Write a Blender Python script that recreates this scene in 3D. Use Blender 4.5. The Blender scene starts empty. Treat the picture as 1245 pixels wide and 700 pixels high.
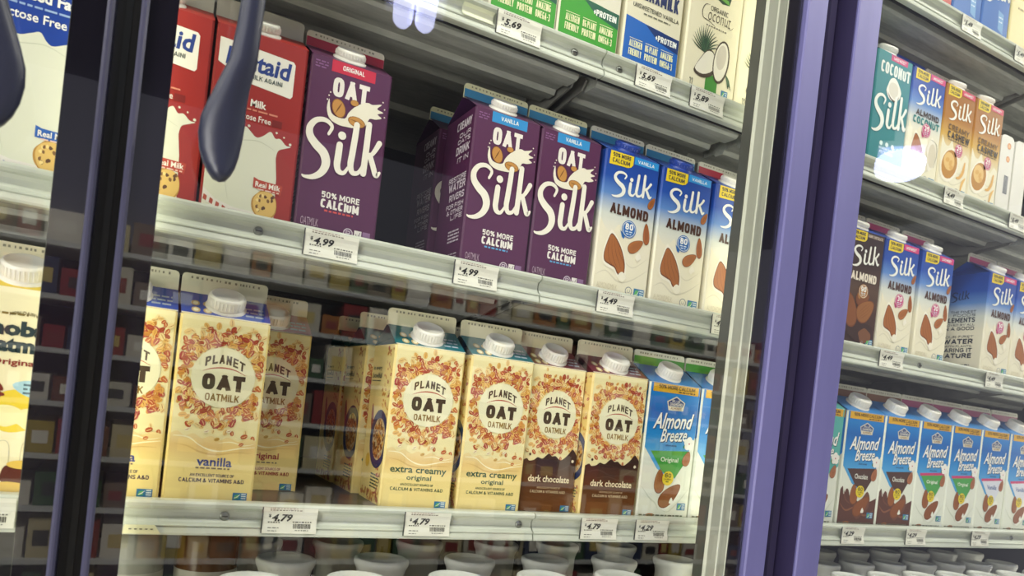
import bpy, bmesh, math, random
from mathutils import Vector, Matrix
C = bpy.context.scene.collection
SC = bpy.context.scene
random.seed(7)

# ------------------------------------------------------------------ camera
cd = bpy.data.cameras.new('camera'); cam = bpy.data.objects.new('camera', cd); C.objects.link(cam)
R3 = Matrix(((0.8774303, -0.0949583, -0.4702116), (-0.4667335, 0.0574057, -0.8825330), (0.1107967, 0.9938247, 0.0060493)))
M4 = R3.to_4x4(); M4.translation = Vector((0, -0.84636, 0.11812)); cam.matrix_world = M4
cd.sensor_width = 36; cd.lens = 897.43 / 1245 * 36; cd.shift_y = (502.583 - 350) / 1245; cd.clip_start = .02
cd.dof.use_dof = True; cd.dof.focus_distance = 1.0; cd.dof.aperture_fstop = 7.5
SC.camera = cam
# ------------------------------------------------------------------ light and exposure
SC.view_settings.view_transform = 'Standard'; SC.view_settings.look = 'None'
SC.view_settings.gamma = 1; SC.view_settings.use_curve_mapping = False
SC.view_settings.exposure = 0.0
W = bpy.data.worlds.new('store_air'); SC.world = W; W.use_nodes = True
W.node_tree.nodes['Background'].inputs[0].default_value = (.84, .84, 1, 1)
W.node_tree.nodes['Background'].inputs[1].default_value = .28
def area(name, loc, aim, sx, sy, power, col):
    l = bpy.data.lights.new(name, 'AREA'); l.shape = 'RECTANGLE'; l.size = sx; l.size_y = sy; l.energy = power; l.color = col
    o = bpy.data.objects.new(name, l); C.objects.link(o); o.location = loc
    o.rotation_euler = (Vector(aim) - Vector(loc)).to_track_quat('-Z', 'Y').to_euler()
    return o
WARM = (1, .97, .80)
# the case's own light: LED lines on the back of each door mullion, and the ceiling lamps of the aisle
for X in (-1.0, -.022, .84, 1.9):
    for s in (-1, 1):
        area('mullion_led_light', (X + s * .012, -.020, .30), (X + s * .6, .14, .30), .014, 1.5, .45 if abs(X) < 1 else .9, WARM)
# ceiling lamps of the aisle: x, y, turn, half length, half spacing of the two tubes
LAMP_ROWS = [(-2.25, -2.26, 17, .65, .050), (.885, -2.26, 17, .60, .052), (4.385, -2.62, 53, .11, .0)]
for X in (-3.6, -.8, 2.0, 4.8):
    area('aisle_ceiling_light', (X, -1.0, 2.2), (X, -.1, .3), 2.8, .45, 82, (1, .98, .86))
    area('aisle_ceiling_light', (X, -1.1, 2.15), (X, -3.0, 1.2), 2.8, .4, 75, (1, .97, .90))   # towards the shelving across the aisle
area('low_fill_light', (-2.7, -2.5, .0), (.4, 0, .1), 1.6, 1.6, 110, (1, .98, .92))  # added unseen fill, brightens carton fronts and bottles from low left

# ------------------------------------------------------------------ materials
def lin(h):
    c = [int(h[i:i + 2], 16) / 255 for i in (0, 2, 4)]
    return tuple((x / 12.92 if x <= .04045 else ((x + .055) / 1.055) ** 2.4) for x in c) + (1,)
_m = {}
def mat(h, rough=.42, metal=0, spec=.5, emit=0, name=None):
    k = (h, rough, metal, spec, emit)
    if k in _m: return _m[k]
    m = bpy.data.materials.new(name or 'paint_' + h); m.use_nodes = True
    b = m.node_tree.nodes['Principled BSDF']
    b.inputs['Base Color'].default_value = lin(h); b.inputs['Roughness'].default_value = rough
    b.inputs['Metallic'].default_value = metal; b.inputs['Specular IOR Level'].default_value = spec
    if emit: b.inputs['Emission Color'].default_value = lin(h); b.inputs['Emission Strength'].default_value = emit
    _m[k] = m; return m
def grad(name, stops, H=.2, rough=.4):
    """printed colour gradient running up the carton (object Z)"""
    if name in _m: return _m[name]
    m = bpy.data.materials.new(name); m.use_nodes = True; nt = m.node_tree; b = nt.nodes['Principled BSDF']
    tc = nt.nodes.new('ShaderNodeTexCoord'); sp = nt.nodes.new('ShaderNodeSeparateXYZ'); mr = nt.nodes.new('ShaderNodeMapRange')
    cr = nt.nodes.new('ShaderNodeValToRGB'); mr.inputs['From Max'].default_value = H
    nt.links.new(tc.outputs['Object'], sp.inputs[0]); nt.links.new(sp.outputs['Z'], mr.inputs['Value'])
    nt.links.new(mr.outputs[0], cr.inputs[0]); nt.links.new(cr.outputs[0], b.inputs['Base Color'])
    el = cr.color_ramp.elements
    el[0].position, el[0].color = stops[0][0], lin(stops[0][1]); el[1].position, el[1].color = stops[-1][0], lin(stops[-1][1])
    for p, c in stops[1:-1]:
        e = el.new(p); e.color = lin(c)
    b.inputs['Roughness'].default_value = rough; _m[name] = m; return m
def noisy(name, c1, c2, scale, rough=.5, metal=0, stretch=(1, 1, 1), bump=0, detail=5):
    if name in _m: return _m[name]
    m = bpy.data.materials.new(name); m.use_nodes = True; nt = m.node_tree; b = nt.nodes['Principled BSDF']
    tc = nt.nodes.new('ShaderNodeTexCoord'); mp = nt.nodes.new('ShaderNodeMapping'); n = nt.nodes.new('ShaderNodeTexNoise')
    cr = nt.nodes.new('ShaderNodeValToRGB'); mp.inputs['Scale'].default_value = stretch
    n.inputs['Scale'].default_value = scale; n.inputs['Detail'].default_value = detail
    nt.links.new(tc.outputs['Object'], mp.inputs[0]); nt.links.new(mp.outputs[0], n.inputs['Vector'])
    nt.links.new(n.outputs['Fac'], cr.inputs[0]); nt.links.new(cr.outputs[0], b.inputs['Base Color'])
    cr.color_ramp.elements[0].position = .35; cr.color_ramp.elements[1].position = .68
    cr.color_ramp.elements[0].color = lin(c1); cr.color_ramp.elements[1].color = lin(c2)
    b.inputs['Roughness'].default_value = rough; b.inputs['Metallic'].default_value = metal
    if bump:
        bn = nt.nodes.new('ShaderNodeBump'); bn.inputs['Strength'].default_value = bump; bn.inputs['Distance'].default_value = .002
        nt.links.new(n.outputs['Fac'], bn.inputs['Height']); nt.links.new(bn.outputs[0], b.inputs['Normal'])
    _m[name] = m; return m
def glass_mat(name, refl):
    m = bpy.data.materials.new(name); m.use_nodes = True; nt = m.node_tree; nt.nodes.clear()
    o = nt.nodes.new('ShaderNodeOutputMaterial'); mx = nt.nodes.new('ShaderNodeMixShader')
    t = nt.nodes.new('ShaderNodeBsdfTransparent'); g = nt.nodes.new('ShaderNodeBsdfGlossy'); g.inputs['Roughness'].default_value = .0
    # thin pane: reflectance rises towards grazing angles, alike from both sides
    ge = nt.nodes.new('ShaderNodeNewGeometry'); dp = nt.nodes.new('ShaderNodeVectorMath'); dp.operation = 'DOT_PRODUCT'
    nt.links.new(ge.outputs['Normal'], dp.inputs[0]); nt.links.new(ge.outputs['Incoming'], dp.inputs[1])
    def math_(op, x, y=None):
        n = nt.nodes.new('ShaderNodeMath'); n.operation = op
        for i, v in enumerate((x, y)):
            if v is None: continue
            if isinstance(v, (int, float)): n.inputs[i].default_value = v
            else: nt.links.new(v, n.inputs[i])
        return n.outputs[0]
    f = math_('POWER', math_('SUBTRACT', 1, math_('ABSOLUTE', dp.outputs['Value'])), 5)
    f = math_('MINIMUM', math_('MULTIPLY', math_('ADD', math_('MULTIPLY', f, .96), .04), refl), 1)
    nt.links.new(f, mx.inputs[0])
    t.inputs[0].default_value = (.97, .98, .965, 1)
    nt.links.new(t.outputs[0], mx.inputs[1]); nt.links.new(g.outputs[0], mx.inputs[2]); nt.links.new(mx.outputs[0], o.inputs[0])
    return m
STEEL = noisy('shelf_steel', 'B9BCB6', 'A4A8A2', 30, .5, 0, (1, 6, 6))
DECK_SHADE = noisy('shaded_shelf_deck', '4C4844', '3E3B39', 12, .35, 0, (1, 4, 1))  # steel darkened in colour to hold the shade on the shelf tops
EDGE = noisy('shaded_door_edge', '3C3C54', '36364C', 6, .42, .1, (3, 3, .4))  # door trim with its darker, turned-away tone put into the colour
DARKSTEEL = noisy('dark_steel', '3A3B3C', '2C2D2F', 20, .5, .3)
RAIL = noisy('rail_plastic', 'CDD2C4', 'B9BFB2', 9, .35, 0, (1, 4, 4))
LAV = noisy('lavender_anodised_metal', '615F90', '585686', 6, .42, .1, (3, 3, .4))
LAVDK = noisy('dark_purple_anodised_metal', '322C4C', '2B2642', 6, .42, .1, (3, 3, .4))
FRIT = mat('15121C', .12, 0, .5, name='black_glass_border')
GASK = mat('0B0A0E', .7, name='black_gasket')
GLASS = glass_mat('door_glass', 2.6)

# ------------------------------------------------------------------ scene helpers
def tag(o, label=None, cat=None, group=None, kind=None):
    if label: o['label'] = label
    if cat: o['category'] = cat
    if group: o['group'] = group
    if kind: o['kind'] = kind
    return o
def empty(name, loc, label, cat, group=None, rz=0, s=None):
    o = bpy.data.objects.new(name, None); C.objects.link(o); o.location = loc; o.rotation_euler.z = rz; o.empty_display_size = .02
    if s: o.scale = s
    return tag(o, label, cat, group)
def child(name, me, parent):
    o = bpy.data.objects.new(name, me); C.objects.link(o); o.parent = parent; return o
class MB:
    """collects polygons, each with its material; build() makes ONE mesh"""
    def __init__(s): s.v = []; s.f = []; s.mi = []; s.ms = []; s.sm = []
    def m(s, mt):
        if mt not in s.ms: s.ms.append(mt)
        return s.ms.index(mt)
    def add(s, vs, fs, mt, smooth=False):
        n = len(s.v); s.v += [tuple(v) for v in vs]; k = s.m(mt)
        for f in fs: s.f.append([n + i for i in f]); s.mi.append(k); s.sm.append(smooth)
    def box(s, a, b, mt):
        x0, y0, z0 = a; x1, y1, z1 = b
        s.add([(x0, y0, z0), (x1, y0, z0), (x1, y1, z0), (x0, y1, z0), (x0, y0, z1), (x1, y0, z1), (x1, y1, z1), (x0, y1, z1)],
              [(0, 3, 2, 1), (4, 5, 6, 7), (0, 1, 5, 4), (1, 2, 6, 5), (2, 3, 7, 6), (3, 0, 4, 7)], mt)
    def extrude_x(s, prof, x0, x1, mt, smooth=False):
        n = len(prof); vs = [(x0, y, z) for y, z in prof] + [(x1, y, z) for y, z in prof]
        s.add(vs, [(i, (i + 1) % n, (i + 1) % n + n, i + n) for i in range(n)], mt, smooth)
        s.add(vs, [tuple(range(n))[::-1], tuple(range(n, 2 * n))], mt)
    def prism(s, pts, h0, h1, mt, axis='y'):
        """pts (a,b) outline extruded; axis y: pts are x,z ; axis x: pts are y,z ; axis z: pts are x,y"""
        g = {'y': lambda p, h: (p[0], h, p[1]), 'x': lambda p, h: (h, p[0], p[1]), 'z': lambda p, h: (p[0], p[1], h)}[axis]
        n = len(pts); vs = [g(p, h0) for p in pts] + [g(p, h1) for p in pts]
        s.add(vs, [(i, (i + 1) % n, (i + 1) % n + n, i + n) for i in range(n)] + [tuple(range(n))[::-1], tuple(range(n, 2 * n))], mt)
    def lathe(s, prof, mt, n=28, mtx=None, smooth=True):
        vs = []
        for r, z in prof:
            for k in range(n):
                a = 2 * math.pi * k / n; v = Vector((r * math.cos(a), r * math.sin(a), z)); vs.append(mtx @ v if mtx else v)
        fs = [(j * n + k, j * n + (k + 1) % n, (j + 1) * n + (k + 1) % n, (j + 1) * n + k) for j in range(len(prof) - 1) for k in range(n)]
        s.add(vs, fs, mt, smooth)
        s.add([vs[k] for k in range(n)], [tuple(range(n))[::-1]], mt); s.add(vs[-n:], [tuple(range(n))], mt)
    def mesh(s, name):
        me = bpy.data.meshes.new(name); me.from_pydata(s.v, [], s.f)
        for m_ in s.ms: me.materials.append(m_)
        me.polygons.foreach_set('material_index', s.mi); me.polygons.foreach_set('use_smooth', s.sm); me.update(); return me
    def build(s, name, parent=None):
        return child(name, s.mesh(name), parent)

# ------------------------------------------------------------------ lettering
_g = {}
def glyphs(txt, bold=.02, shear=0, track=1.0):
    k = (txt, bold, shear, track)
    if k in _g: return _g[k]
    cu = bpy.data.curves.new('t', 'FONT'); cu.body = txt; cu.size = 1; cu.offset = bold; cu.shear = shear; cu.resolution_u = 2
    cu.space_character = track; cu.fill_mode = 'FRONT'
    ob = bpy.data.objects.new('t', cu); C.objects.link(ob)
    dg = bpy.context.evaluated_depsgraph_get(); me = bpy.data.meshes.new_from_object(ob.evaluated_get(dg))
    vs = [(v.co.x, v.co.y) for v in me.vertices]; fs = [tuple(p.vertices) for p in me.polygons]
    bpy.data.objects.remove(ob); bpy.data.curves.remove(cu); bpy.data.meshes.remove(me)
    x0 = min(v[0] for v in vs); x1 = max(v[0] for v in vs); y0 = min(v[1] for v in vs); y1 = max(v[1] for v in vs)
    _g[k] = ([((x - x0) / (x1 - x0), (y - y0) / (y1 - y0)) for x, y in vs], fs, (x1 - x0) / (y1 - y0)); return _g[k]
def catmull(pts, n=5, closed=False):
    out = []; N = len(pts)
    for i in range(N if closed else N - 1):
        if closed: p = [pts[(i + k) % N] for k in (-1, 0, 1, 2)]
        else: p = [pts[max(0, min(N - 1, i + k))] for k in (-1, 0, 1, 2)]
        for j in range(n):
            t = j / n
            out.append(tuple(.5 * ((2 * b) + (-a + c) * t + (2 * a - 5 * b + 4 * c - d) * t * t + (-a + 3 * b - 3 * c + d) * t ** 3) for a, b, c, d in zip(*p)))
    if not closed: out.append(tuple(pts[-1]))
    return out
def _sup(a0, a1, n, q=.62):
    o = []
    for k in range(n + 1):
        a = math.radians(a0 + (a1 - a0) * k / n); c, d = math.cos(a), math.sin(a)
        o.append((.5 + .5 * math.copysign(abs(c) ** q, c), .5 + .5 * math.copysign(abs(d) ** q, d)))
    return o
_D = [(0, 1), (.5, 1), (.8, .95), (.95, .84), (1, .68), (1, .32), (.95, .16), (.8, .05), (.5, 0), (0, 0)]
_P = [(0, 1), (.6, 1), (.86, .96), (.98, .86), (1, .74), (.98, .60), (.86, .50), (.6, .46), (0, .46)]
_S = [(1, .80), (.93, .93), (.74, 1), (.28, 1), (.08, .93), (0, .79), (.06, .64), (.24, .56), (.76, .44), (.94, .36), (1, .21), (.92, .07), (.72, 0), (.26, 0), (.07, .07), (0, .20)]
_V = lambda *p: [list(p[i:i + 2]) for i in range(len(p) - 1)]
CAPS = {   # condensed block capitals: width, strokes (centre lines in a unit box)
 'A': (.74, _V((0, 0), (.5, 1)) + _V((1, 0), (.5, 1)) + [[(.2, .27), (.8, .27)]]), 'B': (.66, [[(0, 0), (0, 1)], [(0, 1), (.6, 1), (.86, .94), (.93, .78), (.86, .60), (.6, .53), (0, .53)], [(.5, .53), (.85, .48), (1, .34), (1, .2), (.88, .06), (.6, 0), (0, 0)]]),
 'C': (.66, [_sup(38, 322, 18)]), 'D': (.68, [[(0, 0), (0, 1)], _D]), 'E': (.56, [[(0, 0), (0, 1)], [(0, 1), (1, 1)], [(0, .52), (.88, .52)], [(0, 0), (1, 0)]]),
 'F': (.54, [[(0, 0), (0, 1)], [(0, 1), (1, 1)], [(0, .5), (.88, .5)]]), 'G': (.68, [_sup(38, 330, 18), [(.55, .48), (1, .48)], [(1, .48), (1, .12)]]), 'H': (.68, [[(0, 0), (0, 1)], [(1, 0), (1, 1)], [(0, .52), (1, .52)]]),
 'I': (.20, [[(.5, 0), (.5, 1)]]), 'J': (.5, [[(1, 1), (1, .24), (.9, .07), (.65, 0), (.35, 0), (.1, .07), (0, .22)]]), 'K': (.68, [[(0, 0), (0, 1)], [(.05, .40), (1, 1)], [(.35, .58), (1, 0)]]),
 'L': (.54, [[(0, 0), (0, 1)], [(0, 0), (1, 0)]]), 'M': (.88, [[(0, 0), (0, 1)], [(1, 0), (1, 1)], [(.04, 1), (.5, .22)], [(.96, 1), (.5, .22)]]), 'N': (.70, [[(0, 0), (0, 1)], [(1, 0), (1, 1)], [(.03, 1), (.97, 0)]]),
 'O': (.70, [_sup(90, 450, 28)]), 'P': (.64, [[(0, 0), (0, 1)], _P]), 'Q': (.70, [_sup(90, 450, 28), [(.6, .25), (1, -.06)]]), 'R': (.66, [[(0, 0), (0, 1)], _P, [(.55, .46), (1, 0)]]), 'S': (.62, [_S]), 'T': (.62, [[(.5, 0), (.5, 1)], [(-.1, 1), (1.1, 1)]]),
 'U': (.68, [[(0, 1), (0, .26), (.06, .12), (.2, .03), (.38, 0), (.62, 0), (.8, .03), (.94, .12), (1, .26), (1, 1)]]), 'V': (.72, [[(0, 1), (.5, 0)], [(1, 1), (.5, 0)]]), 'W': (1.0, [[(0, 1), (.25, 0)], [(.5, .9), (.25, 0)], [(.5, .9), (.75, 0)], [(1, 1), (.75, 0)]]),
 'X': (.70, [[(0, 0), (1, 1)], [(0, 1), (1, 0)]]), 'Y': (.70, [[(0, 1), (.5, .45)], [(1, 1), (.5, .45)], [(.5, .48), (.5, 0)]]), 'Z': (.62, [[(0, 1), (1, 1)], [(1, 1), (0, 0)], [(0, 0), (1, 0)]]),
 '0': (.64, [_sup(90, 450, 28)]), '1': (.36, [[(.7, 0), (.7, 1)], [(.7, 1), (.1, .8)]]), '2': (.62, [[(0, .78), (.08, .93), (.3, 1), (.7, 1), (.93, .93), (1, .77), (.92, .6), (.02, .02)], [(0, 0), (1, 0)]]), '3': (.62, [[(0, .85), (.2, 1), (.75, 1), (.97, .88), (.97, .66), (.75, .53), (.4, .53)], [(.6, .53), (.85, .48), (1, .34), (1, .16), (.8, 0), (.2, 0), (0, .14)]]),
 '4': (.66, [[(.75, 0), (.75, 1)], [(.72, 1), (0, .28)], [(0, .27), (1.05, .27)]]), '5': (.62, [[(.95, 1), (.08, 1)], [(.08, 1), (.05, .55)], [(.05, .56), (.3, .62), (.7, .62), (.94, .52), (1, .32), (.93, .1), (.7, 0), (.25, 0), (0, .1)]]), '6': (.64, [[(.95, .88), (.75, 1), (.3, 1), (.08, .9), (0, .7), (0, .25), (.1, .07), (.3, 0), (.7, 0), (.92, .08), (1, .25), (1, .38), (.9, .54), (.7, .6), (.3, .6), (.05, .5)]]),
 '7': (.6, [[(0, 1), (1, 1)], [(1, 1), (.35, 0)]]), '8': (.64, [_sup(90, 450, 24)[:0] + [(.5, 1), (.8, .98), (.95, .86), (.95, .68), (.8, .56), (.5, .53), (.2, .56), (.05, .68), (.05, .86), (.2, .98), (.5, 1)], [(.5, .53), (.85, .5), (1, .36), (1, .16), (.85, .02), (.5, 0), (.15, .02), (0, .16), (0, .36), (.15, .5), (.5, .53)]]),
 '9': (.64, [[(.05, .12), (.25, 0), (.7, 0), (.92, .1), (1, .3), (1, .75), (.9, .93), (.7, 1), (.3, 1), (.08, .92), (0, .75), (0, .62), (.1, .46), (.3, .4), (.7, .4), (.95, .5)]]),
 '+': (.5, [[(.5, .2), (.5, .75)], [(0, .48), (1, .48)]]), '-': (.36, [[(0, .45), (1, .45)]]), '%': (.86, [[(.2, 0), (.8, 1)], [(.16, 1), (.32, .92), (.32, .68), (.16, .58), (0, .68), (0, .92), (.16, 1)], [(.84, .42), (1, .34), (1, .1), (.84, 0), (.68, .1), (.68, .34), (.84, .42)]]),
 '!': (.2, [[(.5, .3), (.5, 1)], [(.5, 0), (.5, .08)]]), ',': (.16, [[(.5, .06), (.2, -.12)]]), '&': (.8, [[(1, 0), (.25, .72), (.2, .88), (.4, 1), (.62, .9), (.58, .72), (.08, .36), (0, .18), (.15, .03), (.45, 0), (.75, .12), (1, .42)]])}
class Face:
    """prints on one flat face; u to the right, v up, both 0..1"""
    def __init__(s, mb, fn, w, h): s.mb = mb; s.fn = fn; s.w = w; s.h = h; s.k = 1
    def P(s, u, v, L): return s.fn(u, v, L * .00016)
    def poly(s, pts, col, L=1, smooth=0, rough=.42):
        if smooth: pts = catmull(pts, smooth, True)
        pts = [(min(.998, max(.002, u)), v) for u, v in pts]
        s.mb.add([s.P(u, v, L) for u, v in pts], [tuple(range(len(pts)))], col if not isinstance(col, str) else mat(col, rough))
    def rect(s, u0, v0, u1, v1, col, L=1): s.poly([(u0, v0), (u1, v0), (u1, v1), (u0, v1)], col, L)
    def ell(s, u, v, ru, rv, col, L=1, rot=0, n=18, a0=0, a1=360):
        pts = []
        for k in range(n if a1 - a0 == 360 else n + 1):
            a = math.radians(a0 + (a1 - a0) * k / n); x = ru * s.w * math.cos(a); y = rv * s.h * math.sin(a)
            c, d = math.cos(rot), math.sin(rot); pts.append((u + (x * c - y * d) / s.w, v + (x * d + y * c) / s.h))
        s.poly(pts, col, L)
    def circ(s, u, v, r, col, L=1, n=20): s.ell(u, v, r / s.w, r / s.h, col, L, 0, n)
    def stroke(s, pts, ws, col, L=1, n=6):
        """ribbon along pts; ws: widths (metres) at the points"""
        q = catmull([(p[0] * s.w, p[1] * s.h, w) for p, w in zip(pts, ws)], n)
        Lp = []; Rp = []
        for i, (x, y, w) in enumerate(q):
            a = q[max(0, i - 1)]; b = q[min(len(q) - 1, i + 1)]; dx, dy = b[0] - a[0], b[1] - a[1]; d = math.hypot(dx, dy) or 1
            nx, ny = -dy / d * w / 2, dx / d * w / 2; Lp.append((x + nx, y + ny)); Rp.append((x - nx, y - ny))
        vs = [s.P(min(1, max(0, x / s.w)), y / s.h, L) for x, y in Lp + Rp]; m = len(q)
        s.mb.add(vs, [(m + i, m + i + 1, i + 1, i) for i in range(m - 1)], mat(col))
        for x, y, w in (q[0], q[-1]):
            if w > .0012: s.circ(min(.999, max(0.001, x / s.w)), y / s.h, w / 2 * .985, col, L + .18, 14)
    def text(s, t, u0, v0, u1, v1, col, L=2, bold=.02, shear=0, bend=0, slope=0, track=1.0):
        if not t: return
        if bold >= .0 and shear == 0 and t.replace(' ', '') and all(ch in CAPS or ch == ' ' for ch in t): return s.caps(t, u0, v0, u1, v1, col, L, max(.15, .115 + bold * 2.9), bend, slope)
        vs, fs, _ = glyphs(t, bold, shear, track)
        out = []
        for x, y in vs:
            out.append(s.P(u0 + (u1 - u0) * x, v0 + (v1 - v0) * y + bend * (1 - (2 * x - 1) ** 2) + slope * x, L))
        s.mb.add(out, fs, mat(col) if isinstance(col, str) else col)
    def caps(s, t, u0, v0, u1, v1, col, L, k, bend=0, slope=0):
        sp = .10 + k * .10; tot = sum(.30 if ch == ' ' else CAPS[ch][0] + sp for ch in t) - sp
        sx = (u1 - u0) * s.w / tot; sy = (v1 - v0) * s.h; sw = min(k * sy, .29 * sx); x = 0; i = 0
        mt = mat(col) if isinstance(col, str) else col
        for ch in t:
            if ch == ' ': x += .30; continue
            w, strokes = CAPS[ch]
            for st in strokes:
                q = [(x * sx + sw / 2 + a * max(w * sx - sw, .0001), sw / 2 + b * (sy - sw)) for a, b in st]; n = len(q); Lp = []; Rp = []
                closed = n > 3 and abs(q[0][0] - q[-1][0]) + abs(q[0][1] - q[-1][1]) < 1e-7
                for j in range(n):
                    a = q[j - 1] if j else (q[n - 2] if closed else None); b = q[j + 1] if j < n - 1 else (q[1] if closed else None); c = q[j]
                    d0 = (c[0] - a[0], c[1] - a[1]) if a else (b[0] - c[0], b[1] - c[1]); d1 = (b[0] - c[0], b[1] - c[1]) if b else d0
                    l0 = math.hypot(*d0) or 1; l1 = math.hypot(*d1) or 1; n0 = (-d0[1] / l0, d0[0] / l0); n1 = (-d1[1] / l1, d1[0] / l1)
                    m = (n0[0] + n1[0], n0[1] + n1[1]); ml = m[0] ** 2 + m[1] ** 2 or 1; m = (m[0] * 2 / ml, m[1] * 2 / ml)
                    e = (0, 0)
                    if n == 2 and a is None: e = (-d0[0] / l0, -d0[1] / l0)
                    if n == 2 and b is None: e = (d0[0] / l0, d0[1] / l0)
                    e = (e[0] * sw * .5, e[1] * sw * .5); h = sw / 2
                    for lst, sg in ((Lp, 1), (Rp, -1)):
                        px = c[0] + m[0] * h * sg + e[0]; py = min(sy + 1e-6, max(-.2 * sy if ch in ',Q' else 0, c[1] + m[1] * h * sg + e[1]))
                        f = px / (tot * sx); lst.append(s.P(u0 + px / s.w, v0 + py / s.h + bend * (1 - (2 * f - 1) ** 2) + slope * f, L + .09 * (i % 9)))
                s.mb.add(Lp + Rp, [(n + j, n + j + 1, j + 1, j) for j in range(n - 1)], mt); i += 1
            x += w + sp
    def dashes(s, u0, u1, v, h, col, L=2, seed=1, word=.09):
        """a line of print too small to read"""
        r = random.Random(seed); u = u0
        while u < u1 - .01:
            e = min(u1, u + word * r.uniform(.4, 1.2)); s.rect(u, v, e, v + h, col, L); u = e + .018
    def blob(s, u, v, ru, rv, col, L=1, seed=0, rough=.2, n=11):
        r = random.Random(seed)
        s.poly([(u + ru * math.cos(a) * (1 + r.uniform(-rough, rough)), v + rv * math.sin(a) * (1 + r.uniform(-rough, rough))) for a in [2 * math.pi * k / n for k in range(n)]], col, L, 3)

SILK = dict(
    S=([(.285, .572), (.318, .618), (.229, .645), (.113, .631), (.045, .584), (.059, .536), (.139, .496), (.247, .458), (.289, .405), (.251, .35), (.153, .312), (.05, .302), (.006, .308)],
       [.0030, .0038, .0048, .0056, .0068, .0080, .0090, .0096, .0090, .0074, .0056, .0034, .0018]),
    i=([(.440, .528), (.434, .454), (.432, .408), (.462, .377), (.527, .374), (.577, .412)], [.0068, .0072, .0070, .0060, .0042, .0028]),
    l=([(.633, .667), (.626, .592), (.611, .486), (.604, .427), (.641, .388), (.714, .396), (.757, .436)], [.0064, .0066, .0068, .0066, .0056, .0042, .0028]),
    k=([(.792, .688), (.790, .623), (.786, .518), (.780, .398)], [.0064, .0066, .0068, .0068]),
    a=([(.785, .485), (.88, .528), (.955, .596)], [.0036, .0046, .0060]),
    g=([(.845, .512), (.905, .449), (.950, .405), (.995, .425)], [.0060, .0062, .0058, .0030]))
def silk_logo(F, u0, v0, u1, v1, col, L=3, ws=1.0):
    """script word across the box"""
    f = lambda p: (u0 + p[0] * (u1 - u0), v0 + (p[1] - .30) / .39 * (v1 - v0))
    for q, (pts, w) in enumerate(SILK.values()): F.stroke([f(p) for p in pts], [x * ws * 1.08 for x in w], col, L + q * .45)
    F.circ(*f((.458, .583)), .0047 * ws, col, L + .2)
def almond(F, u, v, ru, rv, rot, L=3, c='A8642C'):
    def shape(k, col, LL, dx=0):
        pts = []
        for j in range(22):
            a = 2 * math.pi * j / 22; x = math.cos(a) * ru * F.w * k * (1 - .32 * math.sin(a)); y = math.sin(a) * rv * F.h * k
            cr, sr = math.cos(rot), math.sin(rot); pts.append((u + (x * cr - y * sr) / F.w, v + (x * sr + y * cr) / F.h))
        F.poly(pts, col, LL)
    shape(1.0, '7A4218', L); shape(.92, c, L + .5)
    for d in (-.45, -.15, .18, .48):
        pts = []
        for t in (-.75, -.3, .2, .75):
            x = d * ru * F.w * (1 - abs(t) * .55); y = t * rv * F.h; cr, sr = math.cos(rot), math.sin(rot)
            pts.append((u + (x * cr - y * sr) / F.w, v + (x * sr + y * cr) / F.h))
        F.stroke(pts, [.0002, .0007, .0007, .0002], '854A1C', L + 1, 3)
def nongmo(F, u0, v0, u1, v1, L=4):
    F.rect(u0, v0, u1, v1, '2F78A8', L); m = u0 + (u1 - u0) * .42
    F.poly([(u0 + .01, v0 + .006), (m, v0 + .01), (m, v1 - .008), (u0 + .03, v1 - .014)], '63B56A', L + 1)
    F.stroke([(u0 + .02, v0 + .012), (m - .02, v0 + .018), (m + .02, v1 - .008)], [.0006, .001, .0004], 'E9EDE2', L + 2, 3)
    for k in range(3): F.rect(m + .03, v0 + .008 + k * (v1 - v0) * .28, u1 - .012, v0 + .008 + k * (v1 - v0) * .28 + (v1 - v0) * .15, 'CFE0E4', L + 1)
def splash_edge(F, y, amp, seed, u0=0, u1=1, n=12):
    r = random.Random(seed); return [(u0 + (u1 - u0) * k / n, y + r.uniform(-amp, amp) * (1 if k % 2 else -.6)) for k in range(n + 1)]
def oat(F, u, v, r, rot, col, L):
    F.ell(u, v, r / F.w, r * .66 / F.h, col, L, rot, 9)
    c, s_ = math.cos(rot), math.sin(rot)
    a = (u - r * .75 * c / F.w, v - r * .75 * s_ / F.h); b = (u + r * .75 * c / F.w, v + r * .75 * s_ / F.h)
    F.stroke([a, (u + .1 * r * s_ / F.w, v - .1 * r * c / F.h), b], [.0002, .0007, .0002], 'F0DCA0' if col in ('B9552E', 'A8482C', 'C46A3A', 'B04E48') else 'A9702F', L + .4, 2)

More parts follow.
